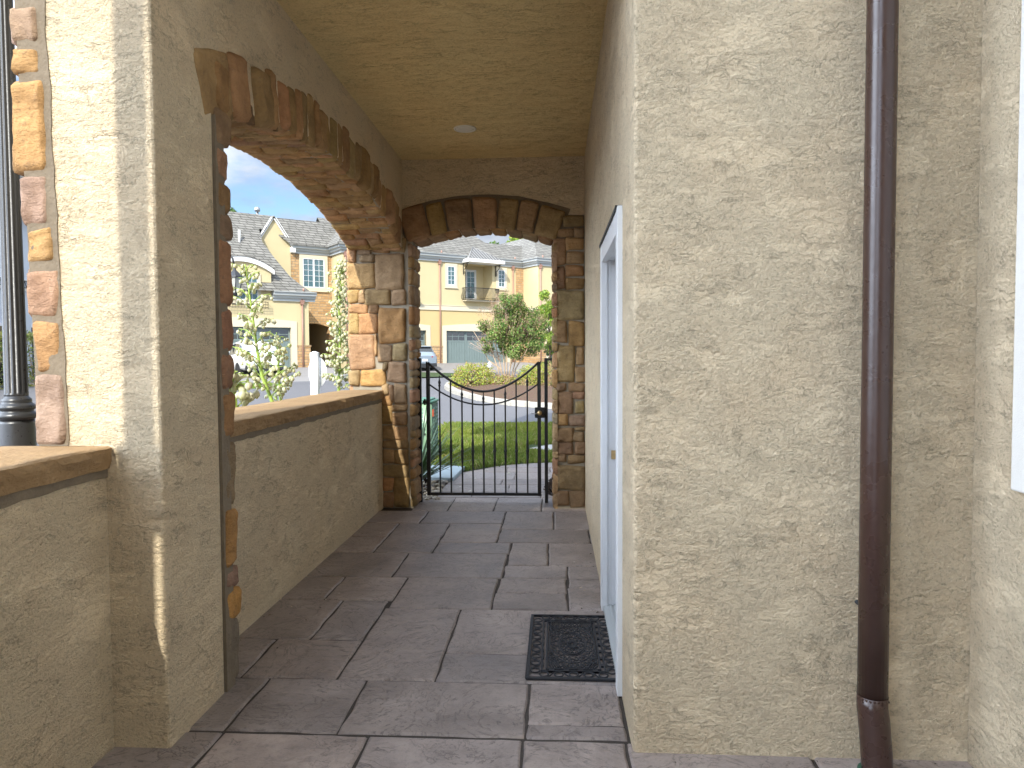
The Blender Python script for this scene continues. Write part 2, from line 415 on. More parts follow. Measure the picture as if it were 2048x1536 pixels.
sky_fill = wm('POWER', wm('MAXIMUM', dl.outputs['Value'], 0.0), 3.0)      # unseen cloud glow added on the left to fill the walls and passage
gl2 = wm('ADD', wm('ADD', wm('MULTIPLY', glow, CLOUD_GLOW), 1.0), wm('MULTIPLY', sky_fill, SKY_FILL))
cover = wm('MAXIMUM', cr.outputs[0], wm('MULTIPLY', sky_fill, .85))
cm = nt.nodes.new('ShaderNodeVectorMath'); cm.operation = 'SCALE'; nt.links.new(cc.outputs[0], cm.inputs[0]); nt.links.new(gl2, cm.inputs['Scale'])
mx = nt.nodes.new('ShaderNodeMix'); mx.data_type = 'RGBA'
nt.links.new(cover, mx.inputs[0]); nt.links.new(sky.outputs[0], mx.inputs[6]); nt.links.new(cm.outputs[0], mx.inputs[7])
nt.links.new(mx.outputs[2], bg.inputs['Color']); bg.inputs['Strength'].default_value = SKY_E
sc.view_settings.view_transform = 'Standard'; sc.view_settings.look = 'None'; sc.view_settings.exposure = EXPO; sc.view_settings.gamma = 1
sc.render.engine = 'CYCLES'; sc.cycles.use_denoising = True
sc.cycles.max_bounces = 12; sc.cycles.diffuse_bounces = 7; sc.cycles.transparent_max_bounces = 12

# ------------------------------------------------------------------ stones
STONE = [tuple(.6*c_[k]+.42*(.39,.275,.15)[k] for k in range(3)) for c_ in [(.42,.235,.095),(.38,.25,.13),(.30,.18,.085),(.36,.205,.125),(.235,.165,.115),(.33,.17,.07),(.44,.29,.15),(.27,.20,.15)]]
def stone(mb, fn, a0, a1, b0, b1, h, seed, col, g=.010, rr=.013, step=.024, rough=.009, pull=.007, jit=.010):
    """one rounded, hand-split stone on the surface fn(a, b, c); c is height above the mortar"""
    rg = random.Random(seed)
    a0 += g/2; a1 -= g/2; b0 += g/2; b1 -= g/2
    if a1-a0 < .01 or b1-b0 < .01: return
    na = max(4, min(16, int((a1-a0)/step)+2)); nb = max(4, min(16, int((b1-b0)/step)+2))
    ta, tb = rg.uniform(-.5, .5)*.02, rg.uniform(-.5, .5)*.02
    k = [[rg.uniform(-1, 1)*jit for _ in range(2)] for _ in range(4)]
    mb.col = tuple(min(1, q*rg.uniform(.92, 1.08)) for q in col); ids = []
    for i in range(-1, na+2):
        for j in range(-1, nb+2):
            s = min(max(i/na, 0), 1); t = min(max(j/nb, 0), 1); skirt = i < 0 or j < 0 or i > na or j > nb
            u, v = 2*s-1, 2*t-1
            cornerw = (abs(u)*abs(v))**5
            a = a0 + (a1-a0)*s - math.copysign(pull*cornerw, u) ; b = b0 + (b1-b0)*t - math.copysign(pull*cornerw, v)
            a += (1-s)*(1-t)*k[0][0] + s*(1-t)*k[1][0] + (1-s)*t*k[2][0] + s*t*k[3][0]
            b += (1-s)*(1-t)*k[0][1] + s*(1-t)*k[1][1] + (1-s)*t*k[2][1] + s*t*k[3][1]
            ed = max(abs(u), abs(v))
            a += nz(a*9+seed, b*9, 1)*.007*ed; b += nz(a*9, b*9+seed, 7)*.007*ed
            e = min(s*(a1-a0), (1-s)*(a1-a0), t*(b1-b0), (1-t)*(b1-b0))
            q = 1-min(e/rr, 1); pr = math.sqrt(max(0, 1-q*q))
            c = h*(.30+.70*pr) + (nz(a*13+seed, b*13, 3)*rough + nz(a*34, b*34+seed, 5)*rough*.45)*(.3+.7*pr) + ta*u*.5 + tb*v*.5
            if skirt: c = -.02
            ids.append(mb.vert(fn(a, b, c)))
    nbb = nb+3
    for i in range(na+2):
        for j in range(nb+2):
            p = i*nbb+j; mb.face((ids[p], ids[p+nbb], ids[p+nbb+1], ids[p+1]), True)

def ashlar(a0, a1, b0, b1, rg, hs=(.10, .24), ws=(.12, .32)):
    """random coursed rubble: rectangles filling a0..a1 x b0..b1"""
    out = []; b = b0
    while b < b1-1e-4:
        h = rg.uniform(*hs)
        if b1-b-h < hs[0]*.7: h = b1-b
        a = a0
        while a < a1-1e-4:
            wd = rg.uniform(*ws)
            if a1-a-wd < ws[0]*.7: wd = a1-a
            if h > .17 and rg.random() < .4 and wd < .26:
                m = h*rg.uniform(.38, .62); out += [(a, a+wd, b, b+m), (a, a+wd, b+m, b+h)]
            else: out.append((a, a+wd, b, b+h))
            a += wd
        b += h
    return out

# ------------------------------------------------------------------ dimensions of the arcade
XL, XW, XO = -1.478, -1.70, -1.90      # pier face, parapet face, outer face
XR, YF, YG, ZC = .29, 2.66, 6.96, 3.40
Y1 = 3.06                              # end of the near pier
# ---- paving
floor = MB()
SL = [(-1.40,-1.05,6.80,7.46),(-1.05,-.60,6.80,7.46),(-.60,-.135,6.80,7.46),(-.135,.45,6.80,7.46),
 (-2.02,-1.22,6.29,6.80),(-1.22,-.47,6.29,6.80),(-.47,-.015,6.10,6.80),(-.015,.45,6.10,6.80),
 (-.47,.28,5.66,6.10),(.28,.45,5.66,6.10),(-2.02,-1.395,5.81,6.29),(-2.02,-1.395,5.335,5.81),(-1.395,-.94,5.335,6.29),(-.94,-.47,5.65,6.29),
 (-.94,-.35,5.335,5.65),(-2.02,-1.115,4.74,5.335),(-1.115,-.36,4.74,5.335),(-.35,-.055,5.04,5.66),(-.055,.45,5.04,5.66),
 (-.36,.085,4.75,5.04),(.085,.45,4.735,5.04),(.085,.45,4.57,4.735),(-.375,.075,4.455,4.75),(-.38,.07,4.155,4.455),(.075,.45,4.155,4.57),
 (-2.02,-1.43,4.28,4.74),(-1.43,-1.0,4.28,4.74),(-1.0,-.38,4.155,4.74),(-2.02,-1.305,3.67,4.28),(-1.305,-1.02,3.67,4.28),
 (-1.02,-.56,3.215,4.155),(-2.02,-1.48,3.215,3.67),(-1.48,-1.02,3.215,3.67),(-.56,.45,3.53,4.155),(-.56,.45,3.215,3.53),
 (-2.02,-1.335,2.745,3.215),(-1.335,-.875,2.745,3.215),(-.875,-.12,2.745,3.215),(-.12,.28,2.855,3.215),(-.12,.28,2.745,2.855),
 (-2.02,-1.33,2.05,2.735),(-1.33,-.74,2.05,2.735),(-.74,-.13,2.05,2.735),(-.13,.27,2.05,2.735),(.27,.95,2.2,2.735),(.95,1.62,2.2,2.735),(.27,1.62,2.05,2.2)]
rg = random.Random(3)
y = 2.05
while y > -6:
    h = rg.uniform(.4, .8); x = -2.02
    while x < 1.6:
        wd = rg.uniform(.4, .9)
        if 1.62-x-wd < .3: wd = 1.62-x
        SL.append((x, x+wd, y-h, y)); x += wd
    y -= h
# path beyond the gate, turning right
pathslabs = []
y = 7.46
for h in (.30, .44, .36, .52, .40, .56):
    x = -1.26 - rg.uniform(0, .02); x1 = 7.0 if y > 8.2 else .5
    while x < x1-.05:
        wd = rg.uniform(.35, .8)
        if x1-x-wd < .25: wd = x1-x
        pathslabs.append((x, x+wd, y, y+h)); x += wd
    y += h
def slab(mb, x0, x1, y0, y1, rg, z=0.0, clip=None):
    g = .0095; w_ = .014
    base = rg.choice([(.302,.258,.232),(.278,.240,.220),(.314,.264,.234),(.284,.248,.230),(.264,.226,.204)])
    k_ = rg.uniform(.86, 1.08); mb.col = tuple(q*k_ for q in base)
    def ring(ins, zz, n=8):
        pts = []
        c = [(x0+ins, y0+ins), (x1-ins, y0+ins), (x1-ins, y1-ins), (x0+ins, y1-ins)]
        for k in range(4):
            p, q = c[k], c[(k+1) % 4]
            for j in range(n):
                s = j/n; X, Y_ = p[0]+(q[0]-p[0])*s, p[1]+(q[1]-p[1])*s
                wob = nz(X*7, Y_*7, k)*w_*.7
                if k % 2 == 0: Y_ += wob
                else: X += wob
                if clip: X, Y_ = clip(X, Y_)
                pts.append(mb.vert((X, Y_, zz)))
        return pts
    a, b, c = ring(g*.3, z-.012), ring(g, z-.003), ring(g+.006, z)
    for r0, r1 in ((a, b), (b, c)):
        for k in range(len(a)): mb.face((r0[k], r0[(k+1) % len(a)], r1[(k+1) % len(a)], r1[k]), True)
    mb.face(c)
for s_ in SL: slab(floor, *s_, rg)
tag(floor.build('paving', M['slate']), kind='structure')
def pclip(X, Y_):   # the outer edge of the path swings from straight ahead round to the right
    ymax = 9.0 + 1.02*(1-math.exp(-max(0, X+1.2)*1.9)) + .0*X
    return max(X, -1.25+.02*math.sin(Y_*3)), min(Y_, ymax)
pf = MB()
for s_ in pathslabs: slab(pf, *s_, rg, z=.002, clip=pclip)
tag(pf.build('walkway', M['slate']), kind='structure')
jb = MB(); jb.poly([(-2.05,-6,-.009),(1.65,-6,-.009),(1.65,2.75,-.009),(.5,2.75,-.009),(.5,7.47,-.009),(-2.05,7.3,-.009)])
jb.poly([(-1.27,7.3,-.010),(7,7.3,-.010),(7,10.02,-.010),(.3,9.95,-.010),(-.6,9.7,-.010),(-1.27,9.0,-.010)])
tag(jb.build('paving_bed', M['joint']), kind='structure')

# ------------------------------------------------------------------ right-hand house wall with the door
house = empty('house_wall', (XR, YF, 0), 0, 'cream stucco house wall beside the passage, turning its corner behind the brown downspout', 'wall')
def gridwall(mb, fn, us, vs, holes, depth):
    """wall face cut into cells, with holes (u0,u1,v0,v1) and reveals of the given depth; fn(u,v,d)"""
    us = sorted(set(us+[q for h in holes for q in h[:2]])); vs = sorted(set(vs+[q for h in holes for q in h[2:4]]))
    inh = lambda u, v: any(h[0]-1e-6 < u < h[1]+1e-6 and h[2]-1e-6 < v < h[3]+1e-6 for h in holes)
    for i in range(len(us)-1):
        for j in range(len(vs)-1):
            if inh((us[i]+us[i+1])/2, (vs[j]+vs[j+1])/2): continue
            mb.poly([fn(us[i], vs[j], 0), fn(us[i+1], vs[j], 0), fn(us[i+1], vs[j+1], 0), fn(us[i], vs[j+1], 0)])
    for h in holes:
        u0, u1, v0, v1 = h
        for p, q in (((u0,v0),(u0,v1)), ((u0,v1),(u1,v1)), ((u1,v1),(u1,v0)), ((u1,v0),(u0,v0))):
            mb.poly([fn(*p, 0), fn(*q, 0), fn(*q, depth), fn(*p, depth)])
DY0, DY1, DZ = 3.155, 4.205, 2.085
m = MB()
RB = .018
# corridor face (x = XR), slightly uneven, rounded outer corner, then the face towards the camera
gridwall(m, lambda u, v, d: (XR+d, u, v), [YF+RB, 7.3], [-.05, 6.2], [(DY0, DY1, -.05, DZ)], .10)
for k in range(6):
    a0, a1 = PI/2*k/6, PI/2*(k+1)/6
    f = lambda a: (XR+RB-RB*math.cos(a), YF+RB-RB*math.sin(a))
    m.poly([(*f(a0), -.05), (*f(a1), -.05), (*f(a1), 6.2), (*f(a0), 6.2)])
m.poly([(XR+RB, YF, -.05), (1.56, YF, -.05), (1.56, YF, 6.2), (XR+RB, YF, 6.2)])
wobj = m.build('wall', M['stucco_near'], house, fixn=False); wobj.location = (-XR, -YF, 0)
def hpart(mb, name, mat, parent=house, bevel=0):
    o = mb.build(name, mat, parent, bevel=bevel)
    o.location = (-XR, -YF, 0) if parent is house else (0, 0, 0)
    return o
d = MB(); d.box((XR+.10, DY0-.02, .02), (XR+.145, DY1+.02, DZ+.02))
door = hpart(d, 'door', M['doorpaint'])
d = MB()   # casing, jambs, stops
cz = DZ-.045
d.box((XR-.022, DY1-.055, .0), (XR+.012, DY1+.055, DZ+.05))
d.box((XR-.022, DY0-.055, .0), (XR+.012, DY0+.03, DZ+.05))
d.box((XR-.020, DY0+.03, cz-.01), (XR+.012, DY1-.055, DZ+.048))
d.box((XR+.012, DY1-.04, .0), (XR+.098, DY1-.002, DZ-.002)); d.box((XR+.012, DY0+.002, .0), (XR+.098, DY0+.022, DZ-.002))
d.box((XR+.06, DY1-.056, .0), (XR+.096, DY1-.04, DZ-.045)); d.box((XR+.012, DY0+.022, DZ-.045), (XR+.098, DY1-.04, DZ-.002))
d.box((XR+.026, DY1-.046, .0), (XR+.034, DY1-.04, DZ-.045))
hpart(d, 'frame', M['doorpaint'], door, .003)
d = MB(); d.box((XR-.026, DY0-.03, DZ+.05), (XR+.01, DY1+.06, DZ+.056)); d.box((XR-.028, DY0-.03, DZ+.040), (XR-.0245, DY1+.06, DZ+.056))
hpart(d, 'drip_cap', M['plastic'], door)
d = MB(); d.box((XR-.012, DY0+.022, .003), (XR+.10, DY1-.041, .030)); d.box((XR+.02, DY0+.022, .030), (XR+.035, DY1-.041, .036)); d.box((XR+.05, DY0+.022, .030), (XR+.065, DY1-.041, .038))
hpart(d, 'threshold', M['gutter'], door)
d = MB(); d.box((XR+.034, DY1-.0585, .893), (XR+.064, DY1-.056, .945)); d.box((XR+.042, DY1-.0600, .905), (XR+.058, DY1-.0585, .933))
hpart(d, 'strike_plate', M['brass'], door)
# ---- courtyard wall to the right
court = empty('side_wall', (1.56, YF, 0), 0, 'pale stucco wall on the far right with a raised smooth band', 'wall')
XS = 1.505
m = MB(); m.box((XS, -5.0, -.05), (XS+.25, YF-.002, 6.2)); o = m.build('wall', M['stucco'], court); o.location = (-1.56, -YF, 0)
m = MB(); m.box((XS-.03, -.2, onX(2034, 984, XS-.03).z), (XS+.02, onX(2026, 700, XS-.03).y, 4.2)); o = m.build('window_surround', M['trim_stucco'], court, bevel=.006); o.location = (-1.56, -YF, 0)

# ------------------------------------------------------------------ downspout
ds = empty('downspout', (1.124, YF-.09, 0), 0, 'tall dark brown round downspout against the stucco wall', 'downspout')
m = MB(); m.tube([(0,0,z) for z in (.262, 1.0, 3.0, 6.1)], .0500, 24); m.build('pipe', M['brown_pipe'], ds)
m = MB(); m.tube([(0,0,.285),(0,0,.24),(.004,-.004,.20),(.010,-.012,.10),(.014,-.018,.0),(.014,-.018,-.02)], [.0510,.0515,.052,.052,.051,.051], 24)
m.build('elbow', M['brown_pipe'], ds)
m = MB(); m.lathe([(.0504,.272),(.0512,.276),(.0512,.280),(.0504,.285)], n=24)
for a in (-2.6, -1.3, -.5): m.cbox((.0515*math.cos(a), .0515*math.sin(a), .270), (.006,.006,.006))
m.build('seam', M['brown_pipe'], ds)
m = MB(); m.tube([(.014,-.018,-.005),(.014,-.018,.016)], .066, 20); m.build('drain_collar', plain('green_drain_fitting', (.03,.10,.06), .6), ds)
m = MB(); m.box((-.062, .03, 3.4), (.062, .088, 3.43)); m.build('strap', M['brown_pipe'], ds)
hb = MB(); hb.lathe([(0,0),(.010,.0),(.012,.01),(.008,.02),(.013,.028),(.013,.04),(0,.044)], (0,0,0), 10, axis='y')
hb.tube([(.004,.0,.012),(.012,-.004,.02)], .004, 6); hb.tube([(-.004,.0,-.01),(-.010,-.003,-.016)], .003, 6)
o = hb.build('wall_anchor', M['plastic']); o.scale = (.62, .62, .62); o.location = (onY(1713, 1203, YF).x, YF-.027, onY(1713, 1203, YF).z)
tag(o, 'small dark metal anchor in the stucco just left of the downspout', 'anchor')

# ------------------------------------------------------------------ left arcade wall
arc = empty('arcade_wall', (XO, YF, 0), 0, 'left stucco arcade wall with a stone arch over a low parapet', 'wall')
def apart(mb, name, mat, parent=arc, **k):
    o = mb.build(name, mat, parent, **k); o.location = (-XO, -YF, 0) if parent is arc else (0, 0, 0); return o
ARC_Y, ARC_R, ARC_ZC = 4.98, 6.30, -3.455            # segmental arch: centre, radius
def arcz(y, r=0.0): return ARC_ZC + math.sqrt((ARC_R+r)**2 - (y-ARC_Y)**2)
YJ0, YJ1 = 3.14, 6.93
m = MB()      # pier and spandrel are one rendered wall
pts = [(XL, YF-.06, -.05), (XL, Y1, -.05), (XL, Y1, arcz(YJ0)+.012)] + [(XL, YJ0 + (YJ1-YJ0)*k/24, arcz(YJ0 + (YJ1-YJ0)*k/24)+.012) for k in range(25)] + [(XL, YG+.3, arcz(YJ1)+.012), (XL, YG+.3, 6.2), (XL, YF-.06, 6.2)]
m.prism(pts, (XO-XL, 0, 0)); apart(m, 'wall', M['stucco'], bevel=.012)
ZCAP = 1.165
for (ya, yb) in ((Y1+.001, YG-.02), (.44, YF-.061)):
    m = MB(); m.box((XO+.002, ya, -.05), (XW, yb, ZCAP-.085)); pw = apart(m, 'parapet_wall', M['stucco'])
    # mortar bed under the coping
    m = MB(); n = 60
    def strip(mm, x, z0f, z1f):
        prev = None
        for k in range(n+1):
            y = ya + (yb-ya)*k/n
            cur = [mm.vert((x, y, z0f(y))), mm.vert((x, y, z1f(y)))]
            if prev: mm.face((prev[0], cur[0], cur[1], prev[1]))
            prev = cur
    strip(m, XW+.006, lambda y: ZCAP-.115 - .022*abs(nz(y*6, 0, 3)) - .02*max(0, nz(y*1.7, 4)), lambda y: ZCAP-.05)
    apart(m, 'mortar_bed', M['mortar'], pw)
    m = MB(); n2 = 70; xs = [XO-.20, -1.98, -1.88, -1.78, XW+.012, XW+.024, XW+.026, XW+.020, XW+.012]
    prev = None
    for k in range(n2+1):
        y = ya + (yb-ya)*k/n2; row = []
        for q, x in enumerate(xs):
            z = ZCAP + nz(x*5, y*5, 2)*.004
            xx = x
            if q >= 5: z = ZCAP - (.006, .03, .055, .085)[q-5]; xx = x + nz(y*9, q*1.3)*.012 + nz(y*31, q*2)*.010 + nz(y*70, q*3)*.004
            if q == 4: z -= .001; xx = x + nz(y*9, 5*1.3)*.008 + nz(y*31, 10)*.008
            row.append(m.vert((xx, y, z)))
        row.append(m.vert((XO-.20, y, ZCAP-.085)))
        if prev:
            for q in range(len(row)): m.face((prev[q], row[q], row[(q+1) % len(row)], prev[(q+1) % len(row)]), q < 3)
        else: first = row
        prev = row
    m.face(first); m.face(prev[::-1])
    apart(m, 'coping', M['coping'], pw)
# stone jamb of the near pier (edge seen along the opening)
m = MB(); m.box((XO-.09, Y1+.0005, -.02), (XL+.010, YJ0, arcz(YJ0)-.02)); apart(m, 'mortar_joint', M['mortar'])
m = MB(); ys = [95,216,286,358,420,472,612,705,782,888,1027,1150,1197,1267,1395]
zs = [onX(0.0+432, p, XL).z for p in ys]; zs[0] = 2.80; zs[-1] = .0
cols = [(.36,.21,.10),(.30,.20,.13),(.33,.21,.13),(.30,.18,.10),(.28,.19,.12),(.33,.19,.10),(.31,.18,.11),(.29,.18,.11),(.34,.20,.10),(.26,.18,.13),(.48,.26,.10),(.30,.22,.16),(.50,.27,.10),(.20,.17,.14)]
def jambstone(mm, z0, z1, seed, col, dx, dy):
    # stones wrap the corner: their narrow ends show beyond the mortar, long faces line the jamb
    fn = lambda a, b, c: (XL+.014+dx - c*.0 + (a-.5)*.0 - (1-a)*0, 0, 0)
    rg = random.Random(seed)
    def f1(a, b, c): return (XL - .01 + dx + c, YJ0-.075+a, b)          # end face towards the passage
    stone(mm, f1, 0.0, .135+dy, z0, z1, .022, seed, col, g=.008, rr=.03)
    def f2(a, b, c): return (a, YJ0 + .035 + dy + c, b)
    stone(mm, f2, XL-.16-rg.random()*.1, XL-.005+dx, z0, z1, .025, seed+50, col, g=.008, rr=.03)
for k in range(len(zs)-1):
    r_ = random.Random(k+5); jambstone(m, zs[k+1], zs[k], 11+k, cols[k], r_.uniform(-.004, .016), r_.uniform(-.012, .02))
for k, (a0, a1, b0, b1) in enumerate(ashlar(XO-.10, XL-.22, .0, 2.62, random.Random(5))):
    stone(m, lambda a, b, c: (a, YJ0+.02+c, b), a0, a1, b0, b1, .035, 300+k, STONE[k % 8])
apart(m, 'stone_jamb', M['stone'])
# voussoirs on the passage side
m = MB(); rg = random.Random(21); y = YJ0-.17; k = 0; bounds = []
pat = [.30,.17,.07,.17,.11,.05,.13,.12,.10,.09,.12,.08,.13,.10,.17,.11,.14,.16,.12,.18,.16,.14,.18,.16,.2,.2,.2]
th0 = lambda y: math.asin((y-ARC_Y)/ARC_R)
def fv(a, b, c):      # a: arc position (as y at radius R), b: height above intrados, c: out of wall
    t = th0(a); return (XL - .004 + c, ARC_Y + (ARC_R+b)*math.sin(t), ARC_ZC + (ARC_R+b)*math.cos(t))
for wd in pat:
    y1 = min(y+wd, YJ1-.01)
    if YJ1-.01-y1 < .06: y1 = YJ1-.01
    cl = [(.44,.28,.135),(.41,.265,.13),(.31,.20,.105),(.43,.27,.125),(.37,.245,.12),(.40,.275,.15)][rg.randrange(6)]
    pro = rg.choice([.018,.03,.04,.012,.05,.026]); top = .262 + rg.uniform(-.03, .02); bot = -.015 + rg.uniform(-.02, .015)
    if wd < .09 and rg.random() < .5: pro = .004; cl = (.21,.14,.075)
    stone(m, fv, y, y1, bot, top, pro, 500+k, cl, g=.004, rr=.018, step=.03, rough=.010)
    k += 1; y = y1
    if y >= YJ1-.011: break
apart(m, 'stone_arch', M['stone'])
# soffit: thin ledge stones running across the wall
m = MB(); rg = random.Random(8); y = YJ0-.01; k = 0
def fs(a, b, c):      # a: x, b: arc position
    t = th0(b); return (a, ARC_Y + (ARC_R-c)*math.sin(t), ARC_ZC + (ARC_R-c)*math.cos(t))
while y < YJ1-.02:
    wd = rg.uniform(.05, .12); y1 = min(y+wd, YJ1-.005)
    x = XO-.11
    while x < XL-.03:
        l = rg.uniform(.13, .26)
        if XL-.005-x-l < .09: l = XL-.005-x
        cl = [(.48,.31,.155),(.43,.285,.145),(.40,.25,.12),(.50,.335,.175),(.39,.26,.145)][rg.randrange(5)]
        o_ = rg.uniform(-.012, .012)
        stone(m, fs, x, x+l, y+o_, y1+o_, rg.uniform(.006, .030), 700+k, cl, g=.006, rr=.005, step=.022, rough=.010, pull=.003, jit=.005)
        x += l; k += 1
    y = y1
apart(m, 'arch_soffit', M['stone'])
m = MB(); N = 30
for k in range(N):
    a, b = YJ0 + (YJ1-YJ0)*k/N, YJ0 + (YJ1-YJ0)*(k+1)/N
    m.poly([fs(XO-.10, a, 0), fs(XO-.10, b, 0), fs(XL-.001, b, 0), fs(XL-.001, a, 0)])
apart(m, 'soffit_mortar', M['mortar_pale'])
# outer stone facing whose edge shows on the sunlit jamb of the near bay
m = MB(); st = [((20,76),(10,90),(.37,.275,.20)),((22,80),(96,150),(.45,.28,.125)),((26,88),(156,346),(.46,.29,.13)),((46,100),(350,450),(.38,.28,.20)),((53,107),(455,530),(.44,.28,.13)),
   ((53,118),(533,635),(.39,.265,.175)),((70,122),(638,743),(.45,.275,.12)),((75,133),(745,893),(.36,.275,.205))]
YP = YF-.06
def ff(a, b, c): return (a, YP+.012-c, b)
k = 0
for (x0, x1), (y0, y1), cl in st:
    p, q = onY(x0, y1, YP), onY(x1, y0, YP)
    stone(m, ff, p.x, q.x, p.z, q.z, .024, 900+k, cl, g=.001, rr=.014, step=.016, rough=.012, pull=.008)
    # the flank on the street side
    stone(m, lambda a, b, c: (p.x-.0+.02-c, YP+.0+a, b), .0, .30, p.z, q.z, .03, 950+k, cl, g=.004, rr=.03)
    k += 1
z = 2.93
while z < 3.4:
    stone(m, ff, -2.0, -1.885, z, z+.2, .03, 990+k, STONE[k % 8], g=.004, rr=.03); k += 1; z += .22
for j, (a0, a1, b0, b1) in enumerate(ashlar(YP+.3, Y1+.05, .0, 3.4, random.Random(9))):
    stone(m, lambda a, b, c: (XO-.09-c, a, b), a0, a1, b0, b1, .035, 1100+j, STONE[j % 8])
apart(m, 'outer_cladding', M['stone'])
m = MB(); prevrow = None
for k in range(60):
    py = 893 - 1093*k/59; p = onY(92+(py-60)*.0561, py, YP-.004); q = onY(92+(py-60)*.0561-60, py, YP-.004); z = p.z
    row = [m.vert((q.x, YP-.004, z)), m.vert((p.x + nz(z*5, 2)*.010 + nz(z*17, 6)*.005 + nz(z*45, 3)*.003, YP-.004, z))]
    if prevrow: m.face((prevrow[0], prevrow[1], row[1], row[0]))
    prevrow = row
m.box((XO-.095, YP+.16, -.05), (XO-.001, Y1+.04, 3.4)); m.box((-1.875, YP+.005, -.05), (XO+.01, YP+.16, 3.4))
apart(m, 'cladding_mortar', M['mortar'], fixn=False)

# ------------------------------------------------------------------ gate arch
gw = empty('gate_arch_wall', (-.7, YG, 0), 0, 'cream stucco end wall with a stone arch around the iron gate', 'wall')
def gpart(mb, name, mat, parent=gw, **k):
    o = mb.build(name, mat, parent, **k); o.location = (.7, -YG, 0); return o
GX0, GX1, GY1 = -1.385, -.012, 7.28
GC, GR, GZC = -.70, 2.02, .712                       # arch centre x, radius, centre z
gz = lambda x, r=0.0: GZC + math.sqrt((GR+r)**2 - (x-GC)**2)
m = MB()
pts = [(XO+.001, YG, 6.2), (XO+.001, YG, gz(GX0)), (GX0, YG, gz(GX0))] + [(GX0+(GX1-GX0)*k/20, YG, gz(GX0+(GX1-GX0)*k/20)+.001) for k in range(1, 20)] + [(GX1, YG, gz(GX1)), (XR-.001, YG, gz(GX1)), (XR-.001, YG, 6.2)]
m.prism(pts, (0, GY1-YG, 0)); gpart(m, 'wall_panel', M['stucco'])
# left stone pier (its face is the far jamb of the side arch)
m = MB(); m.box((XO-.09, YG-.012, -.05), (GX0-.012, GY1, gz(GX0))); gpart(m, 'pier_core', M['mortar_pale'])
m = MB(); m.box((GX1+.012, YG-.012, -.05), (XR-.001, GY1, gz(GX1)+.0)); gpart(m, 'pier_core', M['mortar_pale'])
def c8(zx, zy): return 660+zx/2.56, 440+zy/2.56
LP = [(78,132,98,212,'pk'),(136,206,96,174,'gr'),(146,224,174,216,'db'),(212,302,95,168,'tn'),(304,384,95,166,'tn'),
 (80,232,214,356,'or'),(232,378,168,358,'tn'),(85,144,356,428,'or'),(144,178,356,430,'pk'),(174,310,352,436,'br'),(312,384,352,434,'tn'),
 (90,192,430,480,'or'),(192,242,436,478,'br'),(92,144,480,584,'or'),(142,240,478,586,'or'),(244,382,446,632,'ru'),(97,228,588,766,'pk'),
 (226,244,588,700,'or'),(240,318,634,730,'br'),(318,390,634,722,'tn'),(92,154,766,850,'pk'),(154,282,768,850,'or'),(268,296,730,776,'br'),(292,390,724,834,'pk'),
 (262,300,836,900,'tn'),(300,324,838,940,'tn'),(324,392,838,942,'br'),(262,314,900,950,'or'),(314,392,944,984,'tn'),
 (262,318,952,1050,'ru'),(318,395,986,1056,'br'),(262,330,1052,1126,'tn'),(330,398,1058,1130,'tn'),(264,395,1130,1172,'br'),(266,324,1176,1250,'tn'),(326,400,1176,1254,'br'),
 (266,400,1254,1318,'tn'),(268,324,1322,1392,'or'),(326,402,1322,1486,'br'),(268,324,1396,1486,'db')]
PAL = dict(pk=(.38,.235,.15), gr=(.25,.215,.175), db=(.19,.125,.085), tn=(.37,.255,.145), br=(.27,.175,.105), ru=(.33,.17,.065), **{'or': (.46,.265,.11)}); PAL = {q: tuple(.56*c_[k]+.46*(.39,.275,.15)[k] for k in range(3)) for q, c_ in PAL.items()}
m = MB(); fp = lambda a, b, c: (a, YG-.03-c+.012, b)
for k, (a, b, c, d_, cl) in enumerate(LP):
    p, q = onY(*c8(a, d_), YG-.04), onY(*c8(b, c), YG-.04)
    stone(m, fp, max(p.x, XO-.13), min(q.x, GX0+.03), max(p.z, 0), q.z, .014+.014*random.Random(k).random(), 1300+k, PAL[cl], g=.003, rr=.009, pull=.004, rough=.011)
for j, (a0, a1, b0, b1) in enumerate(ashlar(YG-.05, GY1+.02, .0, gz(GX0)-.02, random.Random(31), (.1,.2), (.14,.3))):
    stone(m, lambda a, b, c: (GX0-.016+c, a, b), a0, a1, b0, b1, .030, 1400+j, PAL[('br','pk','tn','gr','ru')[j % 5]])
for j, (a0, a1, b0, b1) in enumerate(ashlar(YG-.02, GY1+.02, .0, 3.3, random.Random(32))):
    stone(m, lambda a, b, c: (XO-.10-c, a, b), a0, a1, b0, b1, .035, 1450+j, STONE[j % 8])
for j, (a0, a1, b0, b1) in enumerate(ashlar(XO-.12, GX0, .0, 3.3, random.Random(33))):
    stone(m, lambda a, b, c: (a, GY1+.005+c, b), a0, a1, b0, b1, .035, 1500+j, STONE[j % 8])
gpart(m, 'stone_pier', M['stone'])
def c7(zx, zy): return 1080+zx/2.325, 380+zy/2.325
